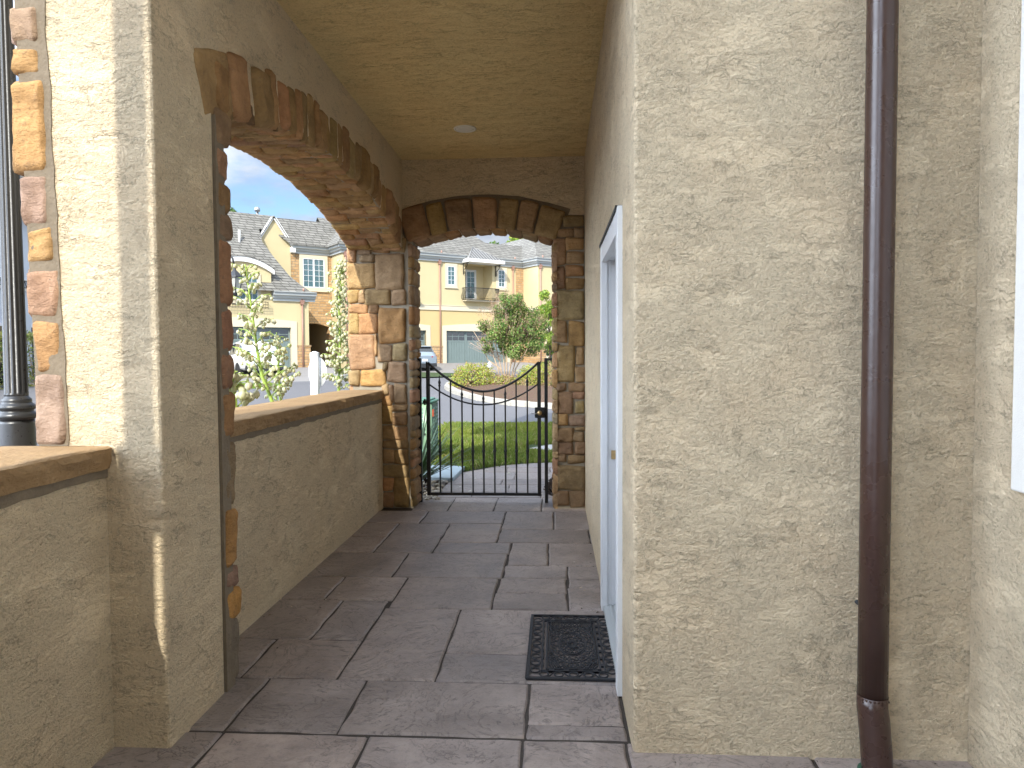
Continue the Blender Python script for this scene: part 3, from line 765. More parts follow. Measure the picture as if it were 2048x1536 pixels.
RP = [(106,204,116,172,'tn'),(76,156,176,220,'tn'),(156,206,174,220,'tn'),(60,120,222,348,'tn'),(120,206,220,278,'or'),(124,204,286,348,'tn'),(118,206,350,402,'ru'),
 (58,118,356,462,'db'),(118,206,403,463,'ru'),(72,205,466,606,'tn'),(66,126,608,708,'tn'),(132,206,610,728,'ru'),(78,166,720,894,'tn'),(166,210,728,816,'tn'),(164,210,818,894,'tn'),
 (72,127,896,937,'br'),(132,210,896,938,'br'),(146,210,938,977,'br'),(74,160,940,1044,'db'),(160,210,978,1042,'tn'),(78,132,1044,1100,'or'),(132,210,1044,1102,'gr'),(72,160,1103,1172,'db'),
 (160,210,1102,1122,'br'),(150,210,1122,1172,'br'),(78,157,1173,1230,'br'),(157,210,1171,1230,'br'),(76,128,1227,1264,'br'),(128,212,1231,1275,'br'),(78,212,1281,1398,'br'),(73,135,1399,1472,'br'),(135,212,1396,1478,'db')]
m = MB()
for k, (a, b, c, d_, cl) in enumerate(RP):
    p, q = onY(*c7(a, d_), YG-.04), onY(*c7(b, c), YG-.04)
    stone(m, fp, max(p.x, GX1-.03), min(q.x, XR+.004), max(p.z, 0), q.z, .014+.014*random.Random(k).random(), 1600+k, tuple(q_*.92 for q_ in PAL[cl]), g=.003, rr=.009, pull=.004, rough=.011)
for j, (a0, a1, b0, b1) in enumerate(ashlar(YG-.05, GY1+.02, .0, gz(GX1)-.02, random.Random(41), (.1,.2), (.14,.3))):
    stone(m, lambda a, b, c: (GX1+.016-c, a, b), a0, a1, b0, b1, .030, 1700+j, PAL[('br','pk','tn','gr','ru')[j % 5]])
gpart(m, 'stone_pier', M['stone'])
m = MB()
xb = [GX0-.09, -1.235, -1.10, -.80, -.545, -.35, -.165, GX1+.09]
xb = [-1.475, -1.235, -1.055, -.79, -.545, -.355, -.165, .07]
vc = ['db','ru','db','tn','br','tn','tn']
def fa(a, b, c):
    t = math.asin(max(-.99, min(.99, (a-GC)/(GR+.15)))); return (GC + (GR+b)*math.sin(t), YG-.030-c+.012, GZC + (GR+b)*math.cos(t))
for k in range(7):
    stone(m, fa, xb[k], xb[k+1], -.012, .30 + (.0 if k else .03), .02+.02*random.Random(k+3).random(), 1800+k, PAL[vc[k]], g=.016, rr=.026)
    t = 0
for k in range(9):
    a0 = GX0+.0 + (GX1-GX0)*k/9; a1 = GX0 + (GX1-GX0)*(k+1)/9
    def fso(a, b, c):
        t = math.asin((a-GC)/GR); return (GC + (GR-c)*math.sin(t), b, GZC + (GR-c)*math.cos(t))
    stone(m, fso, a0, a1, YG+.0, GY1+.03, .022, 1850+k, PAL[('br','tn','ru')[k % 3]], g=.001, rr=.008, pull=.002)
gpart(m, 'stone_arch', M['stone'])
m = MB(); N = 24     # mortar ground behind the voussoirs
for k in range(N):
    a, b = -1.495 + (.09+1.495)*k/N, -1.495 + (.09+1.495)*(k+1)/N
    p = lambda x, r: (lambda t: (GC + (GR+r)*math.sin(t), YG-.006, GZC + (GR+r)*math.cos(t)))(math.asin((x-GC)/(GR+.15)))
    wv = lambda x: .322 + nz(x*7, 1)*.012 + nz(x*25, 3)*.004
    m.poly([p(a, .0), p(b, .0), p(b, wv(b)), p(a, wv(a))])
m.poly([(GX1+.01, YG-.007, gz(GX1)), (XR-.002, YG-.007, gz(GX1)), (XR-.002, YG-.007, onY(1168, 430, YG).z+.0), (onY(1120, 430, YG).x, YG-.007, onY(1120, 430, YG).z)])
gpart(m, 'arch_mortar', M['mortar'], fixn=False)

# ------------------------------------------------------------------ ceiling and light
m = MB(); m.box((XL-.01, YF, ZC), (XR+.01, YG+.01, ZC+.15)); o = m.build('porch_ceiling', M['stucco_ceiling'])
tag(o, 'textured cream stucco ceiling over the passage', 'ceiling')
cl = empty('ceiling_light', tuple(onZ(930, 257, ZC)), 0, 'small round white light cover flush in the stucco ceiling', 'ceiling light')
m = MB(); m.lathe([(.0,-.007),(.05,-.008),(.074,-.006),(.076,-.004),(.074,.004)], n=32); m.build('lens', M['lightcover'], cl)
m = MB(); m.lathe([(.076,-.002),(.080,-.010),(.092,-.008),(.096,-.002),(.094,.004)], n=32); m.build('trim_ring', M['lightcover'], cl)

# ------------------------------------------------------------------ our own building out of frame, then added sun blocks
m = MB(); m.box((XO+.003, YF+.05, ZC+.16), (XL-.02, YG+.2, ZC+.18))
up = empty('upper_storey', (0, 5, 6.2), 0, 'upper storey and roof over the passage', 'building')
m = MB(); m.box((-2.35, YF+.3, 6.21), (7, 7.26, 6.4)); m.box((-2.05, YF+.02, 6.4), (7, 7.25, 8.6))
m.box((-2.6, 6.3, 5.55), (-2.051, 7.24, 8.6)); o = m.build('wall', M['stucco'], up); o.location = (0, -5, -6.2)  # overhanging side bay added to shape the shadow on the lawn
m = MB()
e = [(-2.3, YF-.3, 8.61), (7.2, YF-.3, 8.61), (7.2, 7.6, 8.61), (-2.3, 7.6, 8.61)]; rdg = [(-.6, 5.2, 10.6), (5.4, 5.2, 10.6)]
m.poly([e[0], e[1], rdg[1], rdg[0]]); m.poly([e[1], e[2], rdg[1]]); m.poly([e[2], e[3], rdg[0], rdg[1]]); m.poly([e[3], e[0], rdg[0]]); m.poly(e[::-1])
o = m.build('roof', M['shingle'], up); o.location = (0, -5, -6.2)
m = MB(); m.box((-2.75, 6.2, 5.40), (-2.02, 7.40, 5.54)); o = m.build('eave', M['white'], up); o.location = (0, -5, -6.2)
rh = empty('sun_block_house', (3, -9, 0), 0, 'unseen tall cream house added behind the viewer to block the sun', 'house')  # unseen block added to keep the sun off the courtyard
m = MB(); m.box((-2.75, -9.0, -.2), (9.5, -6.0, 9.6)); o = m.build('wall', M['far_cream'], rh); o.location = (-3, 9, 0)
m = MB(); m.prism([(-3.0, -9.4, 9.6), (-3.0, -5.6, 9.6), (-3.0, -7.5, 11.4)], (12.8, 0, 0)); o = m.build('roof', M['shingle'], rh); o.location = (-3, 9, 0)
for k in range(3):
    for zz in (1.0, 4.0, 7.0):
        m = MB(); m.box((-1.5+k*3.4, -6.02, zz), (-.3+k*3.4, -5.985, zz+1.6)); o = m.build('window', M['glass_dark'], rh); o.location = (-3, 9, 0)
m = MB(); m.box((1.8, -5, -.05), (9, YF+4, 9.0)); o = m.build('wing_wall', M['stucco'], up); o.location = (0, -5, -6.2)
# unseen pillar and pipe, added to cut the sun on the near pier
np_ = empty('shade_pillar', (-1.7, .2, 0), 0, 'unseen stucco pillar added left of the viewer to shade the pier', 'pillar')
m = MB(); m.box((-1.872, -.1, -.05), (-1.46, .45, 7.2)); o = m.build('shaft', M['stucco'], np_, bevel=.01); o.location = (1.7, -.2, 0)
m = MB(); m.box((-1.90, -.16, 7.2), (-1.40, .51, 7.4)); o = m.build('cap', M['trim_stucco'], np_); o.location = (1.7, -.2, 0)
rp = empty('shade_pipe', (-1.977, .30, 0), 0, 'unseen round pipe added beside the pillar to shape a sliver of sun', 'downspout')
m = MB(); m.tube([(0,0,0), (0,0,2.71)], .052, 16); m.tube([(.006,0,2.9), (.006,0,7.2)], .060, 16); m.build('pipe', M['brown_pipe'], rp)
m = MB(); m.box((-.075, -.07, 2.70), (.134, .07, 2.93)); m.build('leader_head', M['brown_pipe'], rp)  # added box closes the gap and breaks the sliver of sun
# ------------------------------------------------------------------ terrain
TH = math.radians(38); U = Vector((math.cos(TH), math.sin(TH), 0)); IN = Vector((-math.sin(TH), math.cos(TH), 0))
A1 = Vector((-14.26, 38, .90)); A2 = Vector((-7.31, 48, .98))
def ss(x): x = min(max(x, 0), 1); return x*x*(3-2*x)
def gh(x, y):
    s = -x*math.sin(TH) + y*math.cos(TH)
    return .47*ss((s-17)/11)
def onG(px, py, dz=0.0):
    """where the view ray through a pixel meets the street surface"""
    r = ray(px, py); t = 4.0
    while t < 90:
        p = EYE + r*t
        if p.z < gh(p.x, p.y)+dz: break
        t += .05
    return p
def sheet(name, mat, inside, x0, x1, y0, y1, st, dz, kind='structure'):
    m = MB(); nx = int((x1-x0)/st); ny = int((y1-y0)/st); idx = {}
    def vv(i, j):
        if (i, j) not in idx:
            x, y = x0+i*st, y0+j*st; idx[i, j] = m.vert((x, y, gh(x, y)+dz))
        return idx[i, j]
    for i in range(nx):
        for j in range(ny):
            if inside(x0+(i+.5)*st, y0+(j+.5)*st): m.face((vv(i, j), vv(i+1, j), vv(i+1, j+1), vv(i, j+1)), True)
    return tag(m.build(name, mat), kind=kind)
inlot = lambda x, y: -3.6 < x < 12 and -12 < y < 15.4
sheet('ground', M['soil'], lambda x, y: True, -160, 160, -60, 160, 4, -.07)
sheet('road', M['asphalt'], lambda x, y: not inlot(x, y), -60, 60, -20, 62, .8, -.004)
# planting bed along the arcade, lawn base, small cross walk
def flat(name, mat, pts, z):
    m = MB(); m.poly([(x, y, z) for x, y in pts]); return tag(m.build(name, mat), kind='structure')
flat('planting_bed', M['mulch'], [(-3.6,-12),(-2.03,-12),(-2.03,7.29),(-1.26,7.29),(-1.26,9.1),(-1.3,9.6),(-3.6,9.6)], -.014)
flat('planting_bed', M['mulch'], [(.0,7.29),(8,7.29),(8,8.0),(.02,8.0)], -.006)
LAWN = [(-3.6,9.6),(-1.3,9.6),(-1.26,9.08),(-.9,9.5),(-.3,9.86),(.4,10.0),(7,10.04),(7,10.9),(.4,10.95),(-.2,11.1),(-.45,11.4),(-.2,11.8),(.4,11.95),(7,12.0),(12,12),(12,15.35),(-3.6,15.45)]
LAWN = [(-3.6,9.6),(-1.3,9.6),(-1.26,9.08),(-.9,9.5),(-.3,9.86),(.4,10.0),(12,10.04),(12,15.4),(-3.6,15.4)]
flat('lawn_soil', M['turf'], LAWN, -.012)
flat('cross_walk', M['concrete'], [(-.42,11.35),(-.1,11.12),(.4,11.0),(9,10.95),(9,11.95),(.4,11.95),(-.1,11.82)], .012)
def inpoly(x, y, P):
    c = False; j = len(P)-1
    for i in range(len(P)):
        if (P[i][1] > y) != (P[j][1] > y) and x < (P[j][0]-P[i][0])*(y-P[i][1])/(P[j][1]-P[i][1])+P[i][0]: c = not c
        j = i
    return c
m = MB(); rg = random.Random(4)
cnt = 0
while cnt < 42000:
    x = rg.uniform(-2.4, 3.2); y = rg.uniform(9.05, 15.45)
    if not inpoly(x, y, LAWN): continue
    if -.45 < x and 11.02+.1*max(0, -x) < y < 11.93 : continue
    if x < -1.75 and y < 10.6: continue
    h = rg.uniform(.05, .095)*(1.0+.35*nz(x*1.5, y*1.5)); a = rg.uniform(0, 2*PI); wd = rg.uniform(.004, .008)
    lx, ly = rg.gauss(0, .025), rg.gauss(0, .025)
    g = rg.random(); pq = .5+.9*nz(x*.9, y*.9, 5)+.5*nz(x*3, y*3, 8); m.col = (.10+.08*g+.06*pq, .165+.07*g+.04*pq, .025+.02*g) if rg.random() > .10 else (.30, .26, .11)
    ca, sa = math.cos(a)*wd, math.sin(a)*wd
    i = [m.vert((x-ca, y-sa, -.01)), m.vert((x+ca, y+sa, -.01)), m.vert((x+lx*.5+ca*.6, y+ly*.5+sa*.6, h*.6)), m.vert((x+lx*1.3, y+ly*1.3, h))]
    m.face((i[0], i[1], i[2])); m.face((i[0], i[2], i[3])); cnt += 1
tag(m.build('lawn_grass', M['grass'], fixn=False), 'short green lawn grass beyond the gate', 'grass', kind='stuff')
# driveways (ramps up to the garages)
def ramp(name, A, x0, x1, y0, y1, mat, za, zb, n=14):
    m = MB(); prev = None
    for k in range(n+1):
        y = y0 + (y1-y0)*k/n; row = []
        for x in (x0, (x0+x1)/2, x1):
            p = A + U*x + IN*y; z = za + (zb-za)*ss(k/n)*1.0
            row.append(m.vert((p.x, p.y, z if za is not None else 0)))
        if prev:
            for q in range(2): m.face((prev[q], prev[q+1], row[q+1], row[q]), True)
        prev = row
    return tag(m.build(name, mat), kind='structure')
ramp('driveway', A1, -12, 1.6, -11.2, .3, M['drive'], .44, .90)
ramp('driveway', A2, -11, 7.5, -5.5, .3, M['drive'], .455, .985)
flat('verge', M['turf'], [tuple((A1+U*x+IN*y).xy) for x, y in ((1.6,-10),(7.5,-9),(7.5,.0),(1.6,.0))], .52)
# far left: kerbed bed in front of the pale house
flat('planting_bed', M['mulch'], [(-20.9,14),(-17.3,14),(-17.6,31.5),(-20.9,33)], .10)
m = MB(); m.box((-17.3, 13.5, -.05), (-15.6, 32.5, .075)); tag(m.build('pavement', M['concrete']), kind='structure')
# small verge tuft by the left driveway
# ------------------------------------------------------------------ island
ISL = [(-4.15,27.2),(-4.05,26.0),(-3.55,24.6),(-2.55,22.75),(-1.3,21.05),(0,19.75),(2.2,18.2),(6,16.9),(9.5,18),(9.5,23),(5,27.5),(0,30),(-3.2,29.2)]
def ring_offset(P, d):
    out = []; n = len(P)
    for k in range(n):
        a, b, c = Vector(P[k-1]), Vector(P[k]), Vector(P[(k+1) % n])
        t = (c-a).normalized(); out.append((b.x - t.y*d*-1*-1, b.y + t.x*d))
    return out
ISI = ring_offset(ISL, .22)
m = MB(); n = len(ISL); rg = random.Random(2)
for k in range(n):
    a, b, a2, b2 = Vector(ISL[k]), Vector(ISL[(k+1) % n]), Vector(ISI[k]), Vector(ISI[(k+1) % n]); L = (b-a).length; q = max(1, round(L/.55))
    for j in range(q):
        s0, s1 = j/q+.008/L, (j+1)/q-.008/L
        c = [a.lerp(b, s0), a.lerp(b, s1), a2.lerp(b2, s1), a2.lerp(b2, s0)]
        zt = [gh(p.x, p.y)+.15+rg.uniform(-.008, .008) for p in c]
        lo = [m.vert((p.x, p.y, gh(p.x, p.y)-.04)) for p in c]; hi = [m.vert((p.x+rg.uniform(-.01,.01), p.y+rg.uniform(-.01,.01), z)) for p, z in zip(c, zt)]
        m.face(hi)
        for e in range(4): m.face((lo[e], lo[(e+1) % 4], hi[(e+1) % 4], hi[e]))
tag(m.build('kerb', M['kerb'], bevel=.015), kind='structure')
m = MB(); cx, cy = sum(p[0] for p in ISI)/n, sum(p[1] for p in ISI)/n
pc = [m.vert((p[0], p[1], gh(*p)+.12)) for p in ISI]; pm = [m.vert((p[0]*.6+cx*.4, p[1]*.6+cy*.4, gh(p[0]*.6+cx*.4, p[1]*.6+cy*.4)+.30)) for p in ISI]; ct = m.vert((cx, cy, gh(cx, cy)+.36))
for k in range(n):
    m.face((pc[k], pc[(k+1) % n], pm[(k+1) % n], pm[k]), True); m.face((pm[k], pm[(k+1) % n], ct), True)
tag(m.build('island_mulch', M['mulch']), kind='structure')

# ------------------------------------------------------------------ foliage tools
def leaf(m, p, size, rg, col, nrm=None, fold=.25):
    a = Vector((rg.gauss(0, 1), rg.gauss(0, 1), rg.gauss(0, 1) + .2)).normalized()
    if nrm is not None: a = (a*.8 + nrm).normalized()
    t = a.orthogonal().normalized(); t = (Matrix.Rotation(rg.uniform(0, 2*PI), 3, a) @ t); b = a.cross(t)
    m.col = col
    i = [m.vert(p - t*size*.5), m.vert(p + b*size*.28 + a*size*fold*.3), m.vert(p + t*size*.5), m.vert(p - b*size*.28 + a*size*fold*.3)]
    m.face((i[0], i[1], i[2])); m.face((i[0], i[2], i[3]))
def clumps(m, centres, n, size, rg, pal, flat=1.0):
    for (c, r) in centres:
        c = Vector(c); k = int(n*r*r*10); tint = rg.uniform(.8, 1.2)
        for _ in range(k):
            d = Vector((rg.gauss(0, 1), rg.gauss(0, 1), rg.gauss(0, 1)*flat)); d.normalize(); q = rg.random()**.45
            p = c + Vector((d.x, d.y, d.z*flat))*r*q
            cl = pal[rg.randrange(len(pal))]; leaf(m, p, size*rg.uniform(.7, 1.3), rg, tuple(x*tint*rg.uniform(.85, 1.15) for x in cl), d*.5)
def shrub(name, loc, rx, ry, h, pal, label, cat, seed, n=1500, size=.06, twigs=True):
    rg = random.Random(seed); root = empty(name, loc, 0, label, cat)
    m = MB()
    for _ in range(n):
        a = rg.uniform(0, 2*PI); e = math.asin(rg.uniform(0, 1)); q = rg.uniform(.72, 1.0)
        d = Vector((math.cos(a)*math.cos(e), math.sin(a)*math.cos(e), math.sin(e)))
        bump = 1 + .22*nz(d.x*3+seed, d.y*3, d.z*3) + .12*nz(d.x*8+seed, d.y*8, d.z*8)
        p = Vector((d.x*rx*bump*q, d.y*ry*bump*q, max(.02, d.z*h*bump*q)))
        k = rg.randrange(len(pal)); cl = pal[k]
        pk = nz(p.x*1.4+seed, p.y*1.4, p.z*1.4)
        if pk > .18: cl = pal[-1]
        leaf(m, p, size*rg.uniform(.7, 1.4), rg, tuple(x*rg.uniform(.8, 1.2) for x in cl), d*.6)
    m.build('foliage', M['needle'], root, fixn=False)
    m = MB()
    for _ in range(26):
        a = rg.uniform(0, 2*PI); q = rg.uniform(.3, .8)
        m.tube([(0,0,0), (math.cos(a)*rx*q*.5, math.sin(a)*ry*q*.5, h*.35), (math.cos(a)*rx*q, math.sin(a)*ry*q, h*rg.uniform(.5, .8))], [.016,.012,.006], 5)
    m.build('stem', M['bark_dark'], root)
    return root
LIME = [(.30,.34,.04),(.36,.38,.06),(.20,.27,.04),(.38,.36,.08),(.38,.29,.14)]
GRN = [(.075,.145,.03),(.11,.19,.04),(.15,.23,.05),(.06,.115,.028),(.20,.26,.07)]
def shrub_at(px, py, rx, ry, h, *a, **k):
    p = onG(px, py); 
    return shrub(a[0], (p.x, p.y, gh(p.x, p.y)+.12), rx, ry, h, *a[1:], **k)
shrub_at(948, 779, .95, .9, .85, 'shrub', LIME, 'low yellow-green spreading shrub left of the multi-stemmed tree', 'shrub', 1, n=5200)
shrub_at(1010, 783, .62, .6, .50, 'shrub', LIME[1:]+[(.38,.25,.15),(.36,.24,.15)], 'low straw-brown patchy shrub in front of the multi-stemmed tree', 'shrub', 2, n=2600)
shrub_at(1064, 787, .72, .7, .88, 'shrub', LIME, 'low yellow-green spreading shrub right of the multi-stemmed tree', 'shrub', 3, n=4200)
shrub_at(1112, 792, .5, .6, .7, 'shrub', [(.30,.22,.10),(.24,.24,.06),(.36,.26,.15),(.36,.24,.14)], 'reddish-tan low shrub beside the right stone pier', 'shrub', 4, n=2400)
shrub_at(1090, 772, .75, .7, .85, 'shrub', LIME, 'low yellow-green shrub farthest back on the mulch island', 'shrub', 5, n=2600)

# ------------------------------------------------------------------ crape myrtle
def crape():
    rg = random.Random(12); p0 = onG(1013, 757); z0 = gh(p0.x, p0.y)+.25
    root = empty('crape_myrtle', (p0.x, p0.y, z0), 0, 'multi-stemmed small tree with a dense green crown and dry pinkish twigs on the island', 'tree')
    d0 = p0.y; s = d0/F
    P = lambda px, py, dy=0.0: Vector(((px-1013)*s, dy, 1.5 + (709.5-py)*s*1.0 - z0))
    m = MB()
    for k, (bx, tx, ty) in enumerate([(1000,985,690),(1006,992,680),(1010,1005,672),(1014,1014,665),(1018,1026,668),(1022,1040,676),(1024,1052,690),(1008,975,705),(1016,1030,690)]):
        dy = rg.uniform(-.35, .35)
        m.tube([P(bx, 760, dy*.3), P(bx*.7+tx*.3, 735, dy*.5), P(tx, ty+14, dy), P(tx+(tx-1013)*.35, ty-18, dy*1.5), P(tx+(tx-1013)*.8, ty-45, dy*1.9)], [.034,.030,.024,.017,.008], 7)
    m.build('trunk', M['bark'], root)
    m = MB()
    cs = []
    for px, py, r in [(985,668,16),(1005,650,18),(1030,640,19),(1055,650,17),(1070,672,15),(1040,672,20),(1010,682,18),(1060,692,15),(1035,700,14),(1000,625,15),(1022,612,15),(1045,618,14),(1066,634,13),(972,655,11),(978,690,10),(1018,700,11),(1082,650,10),(1078,690,10),(1012,598,9),(1034,600,9)]:
        for _ in range(5): cs.append((P(px+rg.uniform(-11, 11), py+rg.uniform(-10, 10), rg.uniform(-.85, .85)), r*s*rg.uniform(.6, 1.15)))
    clumps(m, cs, 300, .092, rg, [tuple(q*1.3 for q in c_) for c_ in GRN]+[(.24,.28,.09),(.30,.24,.12),(.34,.26,.15)])
    m.build('crown', M['leaf'], root, fixn=False)
    m = MB(); heads = MB()
    for k in range(230):
        t = rg.random(); ax = rg.uniform(958, 1062) if k < 190 else rg.uniform(1040, 1092); 
        ty = (640 - 58*math.exp(-((ax-1010)/34)**2) + rg.uniform(-6, 18)) if ax > 978 else rg.uniform(612, 690)
        if ax > 1062: ty = rg.uniform(628, 650)
        dy = rg.uniform(-.7, .7); b = P(1013+(ax-1013)*.55, 675+rg.uniform(-15, 15), dy*.5); e = P(ax, ty, dy)
        m.tube([b, b.lerp(e, .5)+Vector((rg.gauss(0, .03), rg.gauss(0, .03), .02)), e], [.007,.005,.0025], 4)
        for _ in range(13):
            q = e + Vector((rg.gauss(0, .04), rg.gauss(0, .04), rg.gauss(-.05, .09))); leaf(heads, q, rg.uniform(.03, .06), rg, rg.choice([(.36,.24,.15),(.42,.28,.19),(.30,.19,.11),(.27,.24,.09)]))
    for k in range(12):       # bare leaning canes on the left
        e = P(rg.uniform(934, 960), rg.uniform(662, 700), rg.uniform(-.2, .2)); b = P(1003, rg.uniform(705, 725), 0)
        mid = b.lerp(e, .55) + Vector((0, 0, -.06)); m.tube([b, mid, e], [.009,.006,.003], 5)
    m.build('twigs', plain('dry_twigs', (.42,.29,.22), .9, var=.2), root)
    heads.build('seed_heads', M['needle'], root, fixn=False)
crape()
def tree(name, loc, h, r, pal, label, seed, trunk_r=.1, n=260, size=.12, cb=.3, mat='leaf', nc=26):
    rg = random.Random(seed); root = empty(name, loc, 0, label, 'tree'); m = MB()
    m.tube([(0,0,-.2), (rg.gauss(0, .03), rg.gauss(0, .03), h*.3), (rg.gauss(0, .06), rg.gauss(0, .06), h*.62), (0, 0, h*.9)], [trunk_r, trunk_r*.8, trunk_r*.5, trunk_r*.15], 9)
    cs = []
    for k in range(nc):
        a = rg.uniform(0, 2*PI); t = rg.random(); z = h*(cb + (1-cb)*t*.95); q = r*math.sqrt(max(.05, 1-(2*t-.85)**2*.72))*rg.uniform(.35, 1.0)
        e = Vector((math.cos(a)*q, math.sin(a)*q, z)); cs.append((e, r*rg.uniform(.2, .36)))
        m.tube([(0, 0, max(h*.2, z*.72)), e*.5 + Vector((0, 0, z*.42)), e], [trunk_r*.35, trunk_r*.2, trunk_r*.08], 5)
    m.build('trunk', M['bark_dark'], root)
    m = MB(); clumps(m, cs, n, size, rg, pal); m.build('crown', M[mat], root, fixn=False)
    return root
YG2 = [(.20,.30,.04),(.26,.36,.05),(.15,.24,.035),(.30,.36,.07)]
p = onG(1093, 752); tree('young_tree', (p.x+.1, p.y+6, gh(p.x, p.y+6)), 4.6, 1.15, YG2, 'young bright yellow-green tree behind the right side of the multi-stemmed tree', 21, .05, 300, .13, .28)
DK = [(.03,.07,.025),(.045,.09,.03),(.06,.11,.03),(.035,.065,.03)]
def at(px, d): return (px-1109.7)/F*d
tree('tall_tree', (at(517, 66)-2, 66, .5), 15.2, 3.0, GRN, 'green treetop rising above the grey roof beside the vent pipe', 22, .3, 60, .35)
tree('tall_tree', (at(986, 82), 82, .5), 13.5, 3.4, GRN, 'green treetop behind the middle house seen through the gate arch', 23, .3, 50, .4)
tree('tall_tree', (at(1056, 78), 78, .5), 14.6, 3.2, YG2, 'sunlit yellow-green treetop behind the hip roof on the right', 24, .3, 60, .4)
tree('tall_tree', (at(44, 44), 44, .4), 12.8, 3.2, YG2, 'sunlit treetop above the pale house behind the lamp post', 25, .3, 70, .3)
tree('small_conifer', (at(1101, 47), 47, .6), 1.9, .45, DK, 'small dark evergreen by the garage behind the right stone pier', 26, .05, 700, .08, .05, nc=40)
shrub('shrub', (at(1096, 45), 45, .5), .8, .6, .6, GRN, 'round green shrub near the garage at the right end of the street', 'shrub', 27, n=1500, size=.09)
# hedge in front of the pale house
rg = random.Random(5); hd = empty('hedge', (-18.9, 24, .12), 0, 'tall clipped yellow-green hedge behind the lamp post', 'hedge')
m = MB(); 
for k in range(15000):
    y = rg.uniform(-6, 7); side = rg.random()
    x = (.75*rg.uniform(.85, 1.0)) if side < .6 else rg.uniform(-.75, .75); z = rg.uniform(.05, 2.2) if side < .6 else 2.2*rg.uniform(.93, 1.02)
    bm_ = .16*nz(y*1.3, z*1.6, 2) + .10*nz(y*4, z*4, 9); cl = rg.choice([(.20,.23,.06),(.27,.29,.09),(.14,.18,.05),(.34,.35,.14)])
    leaf(m, Vector((x+bm_, y, z+bm_*.8)), rg.uniform(.07, .13), rg, tuple(q*rg.uniform(.8, 1.2) for q in cl), Vector((.5, 0, .3)))
m.build('foliage', M['leaf'], hd, fixn=False)
m = MB()
for k in range(14): m.tube([(rg.uniform(-.3, .3), -6+k, 0), (rg.uniform(-.4, .4), -6+k, 2.0)], [.03, .01], 5)
m.build('stem', M['bark_dark'], hd)
# verge tufts near the left driveway
m = MB()
q = onG(508, 775)
for k in range(1500):
    x, y = q.x+rg.uniform(-.9, .9), q.y+rg.uniform(-.45, .5); h = rg.uniform(.07, .18); m.col = (.12+.1*rg.random(), .22+.08*rg.random(), .03)
    z = gh(x, y); i = [m.vert((x-.012, y, z)), m.vert((x+.012, y, z)), m.vert((x+rg.gauss(0, .05), y+rg.gauss(0, .05), z+h))]; m.face(i)
tag(m.build('verge_grass', M['grass'], fixn=False), 'small grass verge beside the left driveway', 'grass', kind='stuff')

# ------------------------------------------------------------------ yuccas
def flower(m, p, d, s, rg):
    """a hanging bell of six pointed petals"""
    d = d.normalized(); a = d.orthogonal().normalized(); b = d.cross(a)
    w = rg.random(); base = (.60+.06*w, .60+.05*w, .36+.12*w); tip = (.44, .47, .18)
    prof = [(0, .06, tip), (.22, .36, base), (.55, .46, base), (.82, .28, base), (1.0, .04, tip)]
    n = 6; rings = []
    for h, r, c in prof:
        m.col = c; rings.append([m.vert(p + d*h*s + (a*math.cos(2*PI*k/n) + b*math.sin(2*PI*k/n))*r*s*(1.0 if k % 2 else .86)) for k in range(n)])
    for k in range(len(rings)-1):
        for j in range(n): m.face((rings[k][j], rings[k+1][j], rings[k+1][(j+1) % n], rings[k][(j+1) % n]), True)
STEM = plain('yucca_stem', (.26,.36,.06), .55, var=.15)
YLEAF = plain('yucca_leaf', (.07,.13,.05), .5, var=.25, scale=3)
def blade(m, p, e, w0, sag, rg, n=7):
    p, e = Vector(p), Vector(e); d = (e-p); side = d.cross(Vector((0, 0, 1))).normalized() ; prev = None
    for k in range(n+1):
        t = k/n; c = p + d*t + Vector((0, 0, -sag*(t**2.2)+ sag*.25*math.sin(PI*t))); w_ = w0*(1-t**1.8)*(.55+.45*min(1, t*4)) + .0008
        cur = [m.vert(c-side*w_), m.vert(c+Vector((0, 0, -w_*.5))), m.vert(c+side*w_)]
        if prev:
            for q in range(2): m.face((prev[q], prev[q+1], cur[q+1], cur[q]), True)
        prev = cur
